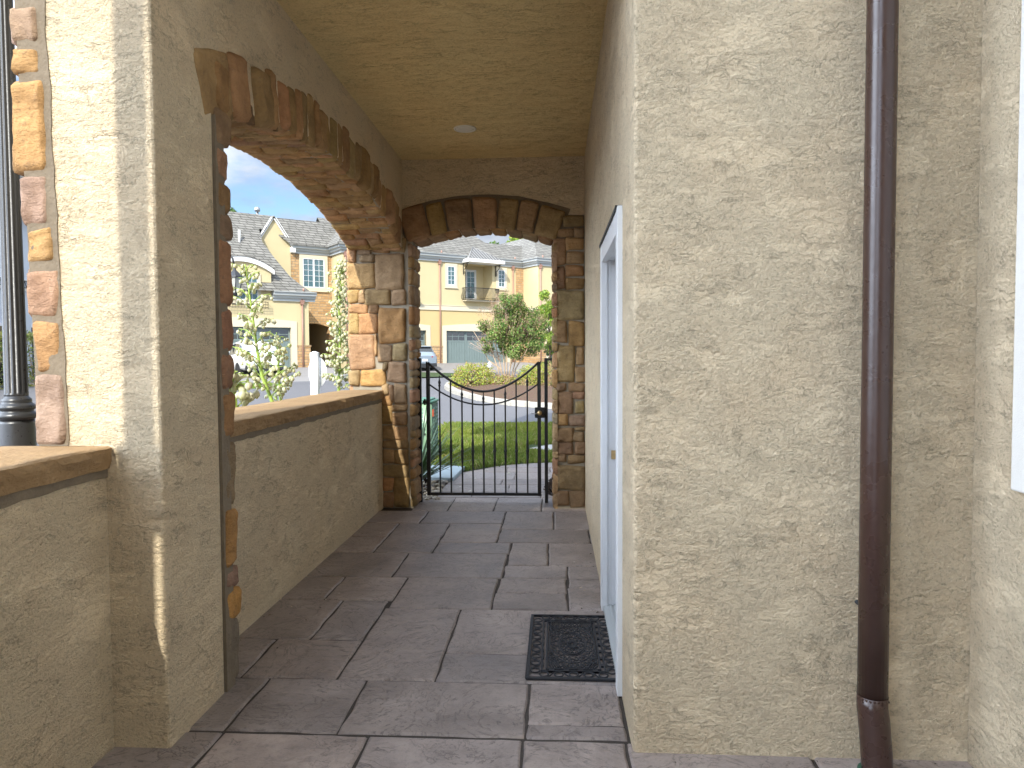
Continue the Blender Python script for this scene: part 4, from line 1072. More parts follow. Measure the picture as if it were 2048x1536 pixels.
def yucca(loc, pts, branches, seed, label, leaves=40, fs=.045, dens=1.0, leaflen=.6, bl=.34, extra=None):
    rg = random.Random(seed); root = empty('yucca', loc, 0, label, 'plant'); L = Vector(loc)
    pts = [Vector(q)-L for q in pts]
    m = MB(); r = [.020*(1-.75*k/(len(pts)-1)) for k in range(len(pts))]; m.tube(pts, r, 8); fl = MB()
    def along(t):
        q = t*(len(pts)-1); k = min(int(q), len(pts)-2); return pts[k].lerp(pts[k+1], q-k)
    for k in range(branches):
        t = .20 + .78*k/branches; b = along(t); a = k*2.4 + rg.uniform(-.5, .5); ln = bl*(1.15-t*.85)*rg.uniform(.65, 1.15)
        dr = Vector((math.cos(a), math.sin(a), rg.uniform(.35, .8))); e = b + dr.normalized()*ln
        mid = b.lerp(e, .5) + Vector((0, 0, .03)); m.tube([b, mid, e], [.006,.005,.003], 5)
        nf = max(3, int(ln*34*dens))
        for j in range(nf):
            s = .22 + .78*(j+.5)/nf; q = b.lerp(mid, s*2) if s < .5 else mid.lerp(e, s*2-1)
            off = Vector((rg.gauss(0, 1), rg.gauss(0, 1), rg.gauss(-.2, .5))).normalized()*.028
            m.tube([q, q+off], [.0022, .002], 4, cap=False); flower(fl, q+off, off*14 + Vector((0, 0, -.75)), fs*rg.uniform(.75, 1.15), rg)
    for j in range(int(10*dens)):
        t = .9+.1*j/10; q = along(min(t, .999)); flower(fl, q+Vector((rg.gauss(0, .015), rg.gauss(0, .015), 0)), Vector((rg.gauss(0, .4), rg.gauss(0, .4), -1)), fs*.7, rg)
    m.build('stalk', STEM, root); fl.build('blossoms', M['petal'], root, fixn=False)
    m = MB()
    for k in range(leaves):
        a = rg.uniform(0, 2*PI); el = rg.uniform(.25, 1.25); ln = leaflen*rg.uniform(.65, 1.1)
        blade(m, (0, 0, .05), (math.cos(a)*math.cos(el)*ln, math.sin(a)*math.cos(el)*ln, .05+math.sin(el)*ln), rg.uniform(.012, .02), rg.uniform(.0, .18), rg)
    m.build('leaves', YLEAF, root, fixn=False)
    return root
def PY(px, py, y): return tuple(onY(px, py, y))
b0 = onY(545, 800, 6.4)
yucca((b0.x, 6.4, -.01), [(b0.x+.05, 6.4, .0), PY(545, 805, 6.4), PY(524, 752, 6.4), PY(514, 700, 6.4), PY(506, 640, 6.4), PY(497, 575, 6.4), PY(490, 528, 6.4)], 30, 1,
      'tall leaning yucca with open cream blossoms behind the middle of the parapet', bl=.40, dens=1.15)
b0 = onY(566, 800, 6.9)
yucca((b0.x, 6.9, -.01), [(b0.x, 6.9, .0), PY(562, 805, 6.9), PY(558, 760, 6.9), PY(556, 710, 6.9), PY(553, 665, 6.9)], 18, 5,
      'shorter yucca with sparse cream blossoms just right of the leaning one', bl=.30, dens=.9, leaves=24)
b0 = onY(676, 790, 7.9)
yucca((b0.x, 7.9, -.01), [(b0.x, 7.9, .0), PY(677, 790, 7.9), PY(679, 740, 7.9), PY(680, 680, 7.9), PY(678, 620, 7.9), PY(681, 570, 7.9), PY(683, 519, 7.9)], 52, 2,
      'tall upright yucca packed with white blossoms against the stone pier', bl=.31, dens=1.5)
b0 = onY(466, 820, 5.2)
yucca((b0.x, 5.2, -.01), [(b0.x, 5.2, .0), PY(472, 835, 5.2), PY(470, 790, 5.2), PY(462, 765, 5.2), PY(458, 742, 5.2)], 16, 3,
      'low drooping yucca with large yellowing blossoms beside the dark stone jamb', bl=.26, dens=1.3, fs=.062)
b0 = onY(834, 985, 8.1)
yk = yucca((b0.x, 8.05, -.01), [(b0.x, 8.05, .0), PY(806, 900, 8.05), PY(812, 740, 8.05), PY(818, 640, 8.05), PY(826, 585, 8.05)], 9, 4,
      'spiky yucca at the gate post with a thin nodding flower stem', bl=.28, dens=.45, leaves=90, leaflen=.95, fs=.05)
# ------------------------------------------------------------------ iron gate
GY = 7.22
gate = empty('gate', (-.72, GY, .1), 0, 'black wrought iron gate with a dipping curved top rail in the stone arch', 'gate')
def gp(mb, name, mat, parent=gate, **k):
    o = mb.build(name, mat, parent, **k)
    if parent is gate: o.location = (.72, -GY, -.1)
    return o
xL, xR = onY(857, 850, GY).x, onY(1078.5, 850, GY).x
zB = onY(967, 988, GY).z; zT = onY(857, 724, GY).z
for x in (xL, xR):
    m = MB(); m.box((x-.018, GY-.018, zB-.015), (x+.018, GY+.018, zT-.03))
    sgn = 1 if x == xL else -1
    m.prism([(x-.018*sgn, GY-.018, zT-.03), (x-.018*sgn, GY-.018, zT+.01), (x+.018*sgn, GY-.018, zT-.03)], (0, .036, 0)); gp(m, 'stile', M['iron'])
m = MB(); m.box((xL+.018, GY-.012, zB-.014), (xR-.018, GY+.012, zB+.014)); gp(m, 'bottom_rail', M['iron'])
def sag(ztop, zmid, n=26, x0=xL, x1=xR, p=2.0):
    c = (x0+x1)/2; return [(x0+(x1-x0)*k/n, GY, zmid + (ztop-zmid)*abs((x0+(x1-x0)*k/n-c)/((x1-x0)/2))**p) for k in range(n+1)]
zm1 = onY(968, 783, GY).z; zt2 = onY(860, 767, GY).z; zm2 = onY(968, 809.5, GY).z
m = MB(); m.tube(sag(zT-.005, zm1, p=1.85), .0125, 8); gp(m, 'top_rail', M['iron'])
m = MB(); m.tube(sag(zt2, zm2, p=2.0), .0085, 8); gp(m, 'lower_rail', M['iron'])
zat = lambda x, zt, zm, p: zm + (zt-zm)*abs((x-(xL+xR)/2)/((xR-xL)/2))**p
xs = [onY(px, 880, GY).x for px in (880, 902, 924.5, 945.6, 967.3, 989.2, 1011, 1032.8, 1055)]
zk = onY(967, 902, GY).z
for k, x in enumerate(xs):
    fin = k % 2 == 0; m = MB()
    zt = {0: onY(880, 768, GY).z, 8: onY(1055, 766, GY).z, 2: onY(924, 792, GY).z, 6: onY(1011, 791, GY).z, 4: onY(967, 800, GY).z}.get(k) if fin else zat(x, zT-.005, zm1, 1.85)
    m.box((x-.0075, GY-.0075, zB), (x+.0075, GY+.0075, zt))
    m.lathe([(.0075, zk-.17), (.011, zk-.10), (.0135, zk-.03), (.0125, zk-.016), (.0165, zk-.008), (.0165, zk+.008), (.0125, zk+.016), (.0135, zk+.03), (.011, zk+.10), (.0075, zk+.17)], (x, GY, 0), 8)
    b = gp(m, 'baluster', M['iron'])
    if fin:
        f = MB(); f.lathe([(.0075, -.03), (.013, -.02), (.013, -.012), (.009, -.006), (.010, 0), (.0145, .012), (.0125, .025), (.006, .045), (.0045, .075), (.006, .082), (0, .088)], (x, GY, zt), 8); gp(f, 'finial', M['iron'], b)
xk, zl = onY(1080, 825, GY).x, onY(1080, 825, GY).z
lk = MB(); lk.box((xk-.052, GY-.035, zl-.052), (xk+.048, GY+.03, zl+.052)); lock = gp(lk, 'lock_box', M['iron'], bevel=.004)
m = MB(); m.lathe([(0, -.062), (.016, -.060), (.024, -.050), (.024, -.040), (.014, -.030), (.014, 0)], (xk-.003, GY-.035, zl), 14, axis='y'); gp(m, 'knob', M['brass'], lock)
m = MB(); m.tube([(xk-.02, GY-.05, zl+.0), (xk-.05, GY-.055, zl-.010), (xk-.085, GY-.05, zl-.005), (xk-.10, GY-.045, zl)], [.006,.0055,.005,.005], 6); gp(m, 'lever', M['steel'], lock)
for zz in (zB+.14, onY(848, 804, GY).z):
    m = MB(); m.box((xL-.055, GY-.012, zz-.014), (xL-.018, GY+.012, zz+.014)); m.lathe([(.011, -.03), (.011, .03)], (xL-.036, GY, zz), 8); gp(m, 'hinge', M['iron'])
for px, pb, sgn, lab in ((840.5, (843, 1005), -1, 'square black iron post on the hinge side of the gate'), (1092.5, (1094, 1005), 1, 'square black iron post on the lock side of the gate')):
    x = onY(px, 860, GY).x; zt = onY(px, 716, GY).z
    r = empty('gate_post', (x, GY, 0), 0, lab, 'gate post', 'gate posts')
    m = MB(); m.box((-.017, -.017, -.03), (.017, .017, zt)); m.build('post', M['iron'], r, bevel=.002)
    m = MB(); m.box((min(0, sgn*.115)+.0 if sgn < 0 else .017, -.013, zt-.024), (-.017 if sgn < 0 else .125, .013, zt-.002)); m.build('wall_bracket', M['iron'], r)

# ------------------------------------------------------------------ doormat
MX0, MX1, MY0, MY1 = -.140, .305, 3.236, 4.052
mat = empty('doormat', ((MX0+MX1)/2, (MY0+MY1)/2, 0), 0, 'black rubber doormat with openwork scroll pattern by the pale door', 'doormat')
hw, hl = (MX1-MX0)/2, (MY1-MY0)/2
m = MB(); zt = .013
def bar(mm, x0, y0, x1, y1, z=zt): mm.box((x0, y0, .001), (x1, y1, z))
for (a, b, c, d_) in ((-hw,-hl,hw,-hl+.018),(-hw,hl-.018,hw,hl),(-hw,-hl+.018,-hw+.016,hl-.018),(hw-.016,-hl+.018,hw,hl-.018)): bar(m, a, b, c, d_)
o = m.build('rim', M['rubber'], mat, bevel=.003)
m = MB()
def rect(ix, iy, wd, z):
    for (a, b, c, d_) in ((-ix,-iy,ix,-iy+wd),(-ix,iy-wd,ix,iy),(-ix,-iy+wd,-ix+wd,iy-wd),(ix-wd,-iy+wd,ix,iy-wd)): bar(m, a, b, c, d_, z)
rect(hw-.068, hl-.082, .009, .012); rect(hw-.090, hl-.106, .009, .0115)
for k in range(7):
    y = -hl+.16 + (2*hl-.32)*k/6
    for s in (-1, 1): bar(m, s*(hw-.086)-.006, y-.012, s*(hw-.071)+.006 if s < 0 else s*(hw-.071)+.006, y+.012, .0105)
for k in range(4):
    x = -hw+.12 + (2*hw-.24)*k/3
    for s in (-1, 1): bar(m, x-.012, s*(hl-.094)-.012, x+.012, s*(hl-.094)+.012, .0105)
m.build('inner_frame', M['rubber'], mat)
m = MB()
def loop(cx, cy, rx, ry, a0=0, a1=2*PI, r=.0042, n=20, z=.0095): m.tube([(cx+rx*math.cos(a0+(a1-a0)*k/n), cy+ry*math.sin(a0+(a1-a0)*k/n), z) for k in range(n+1)], r, 6)
nl = 9; dy = (2*hl-.10)/nl
for s in (-1, 1):
    xc = s*(hw-.042)
    for k in range(nl):
        y = -hl+.05+dy*(k+.5); loop(xc, y, .021, dy*.30)
        if k < nl-1:
            q = 1 if k % 2 else -1
            m.tube([(xc+q*.021, y, .009), (xc+q*.016, y+dy*.36, .009), (xc, y+dy*.5, .009), (xc-q*.016, y+dy*.64, .009), (xc-q*.021, y+dy, .009)], .004, 6)
nl = 5; dx = (2*hw-.10)/nl
for s in (-1, 1):
    yc = s*(hl-.050)
    for k in range(nl):
        x = -hw+.05+dx*(k+.5); loop(x, yc, dx*.30, .024)
        if k < nl-1: q = 1 if k % 2 else -1; m.tube([(x, yc+q*.024, .009), (x+dx*.36, yc+q*.018, .009), (x+dx*.5, yc, .009), (x+dx*.64, yc-q*.018, .009), (x+dx, yc-q*.024, .009)], .004, 6)
m.build('border_scrolls', M['rubber'], mat)
m = MB(); ex, ey = hw-.105, hl-.125      # centre rosette: rings joined by pointed arcs
for q, r in ((.16, .0035), (.28, .0035), (.44, .0042), (.50, .0035), (.78, .0042)): loop(0, 0, ex*q*1.25, ey*q*1.05, r=r, n=40)
for ring, (q0, q1, n_) in enumerate(((.06,.27,10),(.30,.43,16),(.52,.77,16),(.60,.70,16),(.8,1.0,20),(.8,1.12,20))):
    for k in range(n_):
        a = 2*PI*(k+.5*(ring % 2))/n_; da = PI/n_
        P0 = lambda q, a: (max(-ex, min(ex, ex*q*1.25*math.cos(a))), max(-ey, min(ey, ey*q*1.05*math.sin(a))), .009)
        m.tube([P0(q0, a-da), P0((q0+q1)/2*1.02, a-da*.55), P0(q1, a), P0((q0+q1)/2*1.02, a+da*.55), P0(q0, a+da)], .0036, 5)
for sx in (-1, 1):
    for sy in (-1, 1):
        for k in range(5):
            f = (k+1)/5; m.tube([(sx*ex, sy*ey*(1-.42*f), .009), (sx*ex*(1-.28*f), sy*ey*(1-.28*f), .009), (sx*ex*(1-.5*f), sy*ey, .009)], .0038, 5)
m.build('rosette', M['rubber'], mat)

# ------------------------------------------------------------------ lamp posts
def lamp_post(loc, label, top=3.9, arm=None):
    r = empty('lamp_post', loc, 0, label, 'lamp post', 'black lamp posts along the street')
    m = MB(); fl = (0.0, 1.06, 12, .07)
    m.lathe([(.175,-.05),(.175,.05),(.15,.09),(.125,.13),(.118,.18),(.098,1.09),(.096,1.11)], n=72, flute=(.19, 1.08, 14, .09)); m.build('base', M['lampblack'], r)
    m = MB(); m.lathe([(.088,1.10),(.095,1.115),(.112,1.125),(.116,1.14),(.110,1.155),(.096,1.165),(.092,1.175),(.104,1.182),(.108,1.195),(.103,1.208),(.088,1.218),(.082,1.226),(.086,1.236),(.080,1.250),(.070,1.258),(.066,1.27)], n=40); m.build('collar', M['lampblack'], r)
    m = MB(); m.lathe([(.067,1.262),(.067,1.28),(.066,1.29),(.050,top-.1),(.049,top)], n=96, flute=(1.285, top-.05, 14, .13)); m.build('shaft', M['lampblack'], r)
    m = MB()
    if arm is None:
        m.lathe([(.05,top-.02),(.07,top),(.07,top+.03),(.10,top+.06),(.13,top+.10),(.17,top+.45),(.20,top+.46),(.12,top+.60),(.03,top+.68),(.02,top+.76),(0,top+.77)], n=8, smooth=False)
        m.build('lantern', M['lampblack'], r)
    else:
        ax = arm
        m.tube([(0,0,top-.06),(0,0,top+.05),(ax*.15,0,top+.22),(ax*.5,0,top+.27),(ax*.85,0,top+.16),(ax,0,top-.02)], .022, 8)
        m.tube([(0,0,top-.25),(ax*.3,0,top-.1),(ax*.45,0,top+.08),(ax*.3,0,top+.15)], .012, 6); m.build('arm', M['lampblack'], r)
        m = MB(); m.lathe([(.0,top-.02),(.03,top-.03),(.04,top-.10),(.20,top-.25),(.205,top-.27)], (ax,0,0), 6, smooth=False)
        for k in range(6):
            a = PI/3*k; m.tube([(ax+.18*math.cos(a), .18*math.sin(a), top-.27), (ax+.11*math.cos(a), .11*math.sin(a), top-.62)], .012, 4)
        m.lathe([(.12,top-.62),(.11,top-.66),(.03,top-.70),(0,top-.72)], (ax,0,0), 6, smooth=False); l = m.build('lantern', M['lampblack'], r)
        m = MB(); m.lathe([(.165,top-.275),(.10,top-.615)], (ax,0,0), 6, smooth=False); m.build('pane', glass('frosted_lantern', (.5,.5,.45), .3, .3), l)
    return r
LD = 4.4; q = onY(34, 820, LD)
lamp_post((q.x, LD, 1.19-1.19+.0 + (q.z-1.175)), 'black fluted lamp post close to the left stone-edged pier', 4.3)
q = onY(449, 560, 16); zz = onY(470, 533, 16).z
lamp_post((q.x, 16, gh(q.x, 16)), 'black street lamp with hanging lantern half hidden behind the stone jamb', zz+.02 - gh(q.x, 16), .24)

# ------------------------------------------------------------------ sign seen from behind
SD = 9.0; q = onY(630, 760, SD)
sg = empty('road_sign', (q.x, SD, -.01), 0, 'back of a round road sign on a white square post behind the parapet', 'sign')
zt = onY(630, 704, SD).z
m = MB(); m.box((-.046, -.046, -.1), (.046, .046, zt)); m.prism([(-.046,-.046,zt),(.046,-.046,zt),(0,-.046,zt+.02)], (0,.092,0)); m.build('post', M['white'], sg, bevel=.004)
zc = onY(632, 743, SD).z; m = MB()
m.lathe([(0,-.002),(.195,-.002),(.198,0),(.195,.002),(0,.002)], (0,0,0), 40, axis='y'); o = m.build('disc', M['signback'], sg, loc=(.0,.10,zc))
o.rotation_euler = (0, 0, math.radians(-35)); 
m = MB()
for zz in (zt-.06, zt-.36):
    m = MB(); m.lathe([(.008,-.0),(.008,-.004),(0,-.006)], (0,-.046,zz), 8, axis='y'); m.build('bolt', M['steel'], sg)

# ------------------------------------------------------------------ air conditioner, pad, pebbles, litter
ac = empty('air_conditioner', (-2.03, 10.2, 0), 0, 'green metal air conditioning unit with louvred side beyond the gate post', 'air conditioner')
def rrect(mb, hx, hy, r, z0, z1, n=6, rings=None):
    pts = []
    for cx, cy, a in ((hx-r,hy-r,0),(-hx+r,hy-r,PI/2),(-hx+r,-hy+r,PI),(hx-r,-hy+r,3*PI/2)):
        for k in range(n+1): pts.append((cx+r*math.cos(a+PI/2*k/n), cy+r*math.sin(a+PI/2*k/n)))
    a = [mb.vert((x, y, z0)) for x, y in pts]; b = [mb.vert((x, y, z1)) for x, y in pts]; L = len(pts)
    for k in range(L): mb.face((a[k], a[(k+1) % L], b[(k+1) % L], b[k]), True)
    mb.face(a[::-1]); mb.face(b)
m = MB(); rrect(m, .30, .30, .05, .03, .83); m.build('cabinet', M['green_box'], ac)
m = MB(); rrect(m, .315, .315, .07, .83, .862); rrect(m, .27, .27, .06, .862, .885); m.build('lid', M['green_lid'], ac)
m = MB()
for k in range(13):
    z = .10+.053*k
    m.prism([(.30, -.22, z+.03), (.312, -.22, z+.0), (.312, -.22, z+.008), (.30, -.22, z+.045)], (0, .19, 0)); m.prism([(.30, .02, z+.03), (.312, .02, z+.0), (.312, .02, z+.008), (.30, .02, z+.045)], (0, .19, 0))
    m.prism([(-.24, -.30, z+.03), (-.24, -.307, z+.0), (-.24, -.307, z+.004), (-.24, -.30, z+.034)], (.42, 0, 0))
m.build('louvres', M['green_lid'], ac)
m = MB(); m.box((.299, -.245, .08), (.306, .245, .81)); m.build('side_shade', plain('side_shade_green', (.03,.085,.07), .5), ac)  # added sheet: right-face shade put into the dark louvre green
m = MB(); m.box((.301, -.24, .64), (.316, -.15, .74)); m.build('sticker', M['orange_sticker'], ac)
m = MB(); m.lathe([(.02,0),(.022,.006),(.0,.012)], (.20, -.30, .46), 12, axis='y'); m.lathe([(0,-.022),(.015,-.02),(.018,-.004),(.018,0)], (.20,-.30,.40), 10, axis='y'); m.build('latch', M['iron'], ac)
m = MB(); m.box((-.36,-.36,-.03), (.36,.36,.03)); m.build('base', M['concrete'], ac)
m = MB(); P = [(-1.96,8.50),(-1.215,8.40),(-1.185,9.30),(-1.96,9.44)]
m.prism([(x, y, -.01) for x, y in P], (0, 0, .055)); o = m.build('utility_cover', M['pad'], bevel=.008)
tag(o, 'pale blue-grey flat utility cover lying between the path and the green unit', 'cover')
m = MB(); rg = random.Random(14)
for k in range(330):
    x, y = rg.uniform(-2.0, -1.2), rg.uniform(7.3, 8.42)
    if x > -1.27 - .0 and y > 7.5: x -= .06
    s = rg.uniform(.012, .034); c = Vector((x, y, s*.2)); m.col = rg.choice([(.42,.38,.30),(.30,.27,.22),(.50,.46,.38),(.22,.20,.18),(.36,.30,.22)])
    R_ = Matrix.Rotation(rg.uniform(0, PI), 3, 'Z'); ring0 = None; ids = []
    for i in range(5):
        ph = -PI/2 + PI*i/4; ids.append([m.vert(c + R_ @ Vector((math.cos(ph)*math.cos(2*PI*j/7)*s*1.35, math.cos(ph)*math.sin(2*PI*j/7)*s, math.sin(ph)*s*.6))) for j in range(7)])
    for i in range(4):
        for j in range(7): m.face((ids[i][j], ids[i][(j+1) % 7], ids[i+1][(j+1) % 7], ids[i+1][j]), True)
tag(m.build('pebbles', M['pebble'], fixn=False), 'loose river pebbles along the edge of the path by the yucca', 'pebbles', kind='stuff')
# heap of dark mulch at the right stone pier
m = MB()
for k in range(900):
    a = rg.uniform(0, 2*PI); q = rg.random()**.6; x, y = .06+.17*q*math.cos(a), 7.85+.36*q*math.sin(a); z = .17*(1-q*q)+.0+nz(x*14, y*14)*.02
    m.col = rg.choice([(.035,.022,.015),(.055,.032,.02),(.025,.018,.014)])
    d = Vector((rg.gauss(0, 1), rg.gauss(0, 1), rg.gauss(0, .5))).normalized()*rg.uniform(.015, .035); e = d.orthogonal().normalized()*.008
    c = Vector((x, y, max(.0, z))); m.poly([c-d-e, c+d-e, c+d+e, c-d+e])
tag(m.build('mulch_heap', M['pebble'], fixn=False), 'heap of dark bark mulch at the foot of the right gate pier', 'mulch', kind='stuff')
def litter(pts, name, label, cols, s0, s1, z=.004):
    for k, (px, py) in enumerate(pts):
        p = onZ(px, py, z); rg = random.Random(int(px*7+py)); m = MB(); m.col = rg.choice(cols); s = rg.uniform(s0, s1)
        a = rg.uniform(0, PI); d = Vector((math.cos(a), math.sin(a), 0)); e = Vector((-d.y, d.x, 0))
        q = [d*s, e*s*.45+Vector((0,0,s*.35)), -d*s, -e*s*.45+Vector((0,0,s*.2))]
        i = [m.vert(v) for v in q]; c_ = m.vert((0,0,s*.12)); 
        for j in range(4): m.face((i[j], i[(j+1) % 4], c_))
        yield tag(m.build(name, M['petal'], loc=p), label, 'litter', name.replace('_', ' ')+'s scattered on the paving')
list(litter([(974,940),(1018,947),(951,957),(921,974),(941,983),(1098,951),(908,914),(880,884)], 'fallen_petal', 'small fallen white yucca petal on the ground beyond the gate', [(.7,.7,.6),(.62,.6,.45)], .02, .035))
list(litter([(678,1187),(583,1213),(1162,1176),(1169,1181),(1148,1124),(761,1066),(652,1199)], 'dry_leaf_scrap', 'tiny pale dry leaf scrap on the passage paving', [(.5,.42,.3),(.42,.34,.24),(.6,.56,.5)], .008, .014))
list(litter([(1163,1217),(1206,1217),(1188,1100),(1182,1108),(640,1215),(612,1240),(555,1296),(1196,1225)], 'dark_leaf_scrap', 'tiny dark dry leaf scrap on the passage paving', [(.05,.035,.025),(.08,.05,.03)], .008, .016))
rg = random.Random(77)
lp = []
for k in range(26):
    s_ = rg.random()
    if k < 12: P_ = Vector((XR-.02-.05*rg.random()**2, 3.0+3.8*s_, 0))
    elif k < 19: P_ = Vector((XW+.02+.07*rg.random()**2, 3.3+3.5*s_, 0))
    else: P_ = Vector((.35+1.1*s_, YF-.02-.05*rg.random(), 0))
    q_ = CAMROT.transposed() @ (P_-EYE); lp.append((1024+F*q_.x/-q_.z, 768-F*q_.y/-q_.z))
list(litter(lp, 'dirt_crumb', 'tiny crumb of dirt and dry leaf lying along the foot of a wall', [(.06,.045,.03),(.10,.07,.045),(.20,.15,.10),(.04,.03,.02)], .005, .013))
# small white garden light on the island
q = onG(979, 752); gl = empty('garden_light', (q.x, q.y, gh(q.x, q.y)+.2), 0, 'small white lantern-shaped garden light beside the multi-stemmed tree', 'garden light')
m = MB(); m.tube([(0,0,-.1),(0,0,.18)], .012, 6); m.build('stake', M['white'], gl)
m = MB(); m.lathe([(.05,.18),(.085,.2),(.085,.36),(.11,.37),(.06,.45),(.02,.5),(0,.52)], n=8, smooth=False); m.build('head', M['white'], gl)
# ------------------------------------------------------------------ house kit (local axes: x along the facade, y inwards, z up)
def window(par, x0, x1, z0, z1, y, cols, rows, leaves=1, trim=.16, blind=0.0, mat='far_trim', sill=True):
    """casement window set in a moulded surround, standing just proud of the wall"""
    m = MB(); t = trim
    for a, b in (((x0-t, y-.06, z0-t), (x0, y+.02, z1+t)), ((x1, y-.06, z0-t), (x1+t, y+.02, z1+t)), ((x0, y-.06, z1), (x1, y+.02, z1+t)), ((x0, y-.06, z0-t), (x1, y+.02, z0))): m.box(a, b)
    if sill: m.box((x0-t-.04, y-.09, z0-t-.04), (x1+t+.04, y+.02, z0-t+.003))
    win = m.build('window', M[mat], par)
    m = MB(); f = .05; yy = y-.03
    lw = (x1-x0)/leaves
    for k in range(leaves):
        a, b = x0+lw*k, x0+lw*(k+1)
        m.box((a, yy-.02, z0), (a+f, y+.015, z1)); m.box((b-f, yy-.02, z0), (b, y+.015, z1)); m.box((a+f, yy-.02, z0), (b-f, y+.015, z0+f)); m.box((a+f, yy-.02, z1-f), (b-f, y+.015, z1))
        for c in range(1, cols): xx = a+f+(lw-2*f)*c/cols; m.box((xx-.011, yy-.005, z0+f), (xx+.011, y-.004, z1-f))
        for r in range(1, rows): zz = z0+f+(z1-z0-2*f)*r/rows; m.box((a+f, yy-.003, zz-.011), (b-f, y-.006, zz+.011))
    m.build('frame', M['pvc'], win)
    m = MB(); m.box((x0+.02, y-.012, z0+.02), (x1-.02, y-.006, z1-.02)); m.build('pane', M['glass'], win)
    m = MB(); m.box((x0, y+.004, z0), (x1, y+.012, z1)); m.build('room_shade', M['dark'], win)
    if blind:
        m = MB(); zb = z1-(z1-z0)*blind
        for k in range(int((z1-zb)/.06)): m.box((x0+.04, y-.004, zb+.06*k), (x1-.04, y+.002, zb+.06*k+.045))
        m.build('blind', M['blind'], win)
    return win
def garage(par, x0, x1, z1, y, panels):
    m = MB(); t = .32; m.box((x0-t, y-.05, 0), (x0, y+.25, z1+.0)); m.box((x1, y-.05, 0), (x1+t, y+.25, z1))
    n = 16; pts = [(x0-t, y-.05, z1)] + [(x1+t, y-.05, z1)] + [(x1+t-(x1-x0+2*t)*k/n, y-.05, z1+.34+.16*math.sin(PI*k/n)) for k in range(n+1)]
    m.prism(pts, (0, .3, 0)); g = m.build('garage_door', M['far_trim'], par)
    m = MB(); m.box((x0, y+.20, 0), (x1, y+.24, z1)); w_ = (x1-x0)/panels
    for k in range(panels):
        a, b = x0+w_*k, x0+w_*(k+1)
        for q in ((a, a+.10), (b-.10, b)): m.box((q[0]+.004, y+.165, .0), (q[1]-.004, y+.20, z1))
        for z0, z2 in ((0, .14), (z1*.66, z1*.66+.10), (z1-.10, z1)): m.box((a+.10, y+.17, z0), (b-.10, y+.20, z2))
        nb = max(2, int((w_-.2)/.19))
        for j in range(nb):
            c0 = a+.10+(w_-.2)*j/nb; m.box((c0+.008, y+.185, .14), (c0+(w_-.2)/nb-.008, y+.20, z1*.66))
        for j in range(1, 3): xx = a+.1+(w_-.2)*j/3; m.box((xx-.016, y+.175, z1*.66+.10), (xx+.016, y+.195, z1-.10))
        zz = (z1*.66+.10+z1-.10)/2; m.box((a+.1, y+.174, zz-.016), (b-.1, y+.194, zz+.016))
    m.build('leaf', M['garage'], g)
    m = MB()
    for k in range(panels): a, b = x0+w_*k, x0+w_*(k+1); m.box((a+.10, y+.186, z1*.66+.10), (b-.10, y+.192, z1-.10))
    m.build('pane', M['glass_dark'], g)
    return g
def dspout(par, x, y, ztop, zbot=0.0, out=.35):
    m = MB(); m.tube([(x, y-out, ztop+.32), (x, y-out, ztop+.2), (x, y-.09, ztop-.16), (x, y-.09, ztop-.36)], .045, 8); m.tube([(x, y-.09, ztop-.5), (x, y-.09, zbot)], .045, 8)
    d_ = m.build('downspout', M['copper'], par)
    m = MB(); z = ztop-.36
    for k, (hw_, h0, h1) in enumerate(((.12,-.0,.05),(.10,-.08,.0),(.075,-.15,-.08),(.095,-.18,-.15))): m.box((x-hw_, y-.09-hw_*.8, z+h0), (x+hw_, y-.002, z+h1-.002))
    m.build('leader_head', M['copper'], d_)
def eave(par, x0, x1, y, z, m0=0, m1=0, mat='gutter'):
    """boxed cornice with gutter; y is the wall plane, the gutter hangs .4 m in front"""
    m = MB(); prof = [(.02,-.46),(-.10,-.46),(-.10,-.34),(-.20,-.30),(-.24,-.20),(-.34,-.16),(-.36,-.02),(-.44,0),(-.44,.03),(-.30,.03),(.02,.03)]
    prev = None
    for x, mt in ((x0, m0), (x1, -m1)):      # m0/m1: mitred ends (1 outer corner, -1 inner corner)
        cur = [m.vert((x + a*mt, y+a, z+b)) for a, b in prof]
        if prev:
            for k in range(len(prof)): m.face((prev[k], prev[(k+1) % len(prof)], cur[(k+1) % len(prof)], cur[k]))
        else: m.face(cur)
        prev = cur
    m.face(prev[::-1]); return m.build('cornice', M[mat], par)
def eave_side(par, y0, y1, x, z, m0=1, m1=-1):
    """the same cornice along a wall that faces -x"""
    m = MB(); prof = [(.02,-.46),(-.10,-.46),(-.10,-.34),(-.20,-.30),(-.24,-.20),(-.34,-.16),(-.36,-.02),(-.44,0),(-.44,.03),(-.30,.03),(.02,.03)]; prev = None
    for y, mt in ((y0, m0), (y1, -m1)):
        cur = [m.vert((x+a, y + a*mt, z+b)) for a, b in prof]
        if prev:
            for k in range(len(prof)): m.face((prev[k], prev[(k+1) % len(prof)], cur[(k+1) % len(prof)], cur[k]))
        else: m.face(cur)
        prev = cur
    m.face(prev[::-1]); return m.build('cornice', M['gutter'], par)
fw = lambda y: (lambda u, v, d: (u, y+d, v))
def slabroof(m, polys, th=.10):
    for p in polys: m.prism(p, (0, 0, -th))

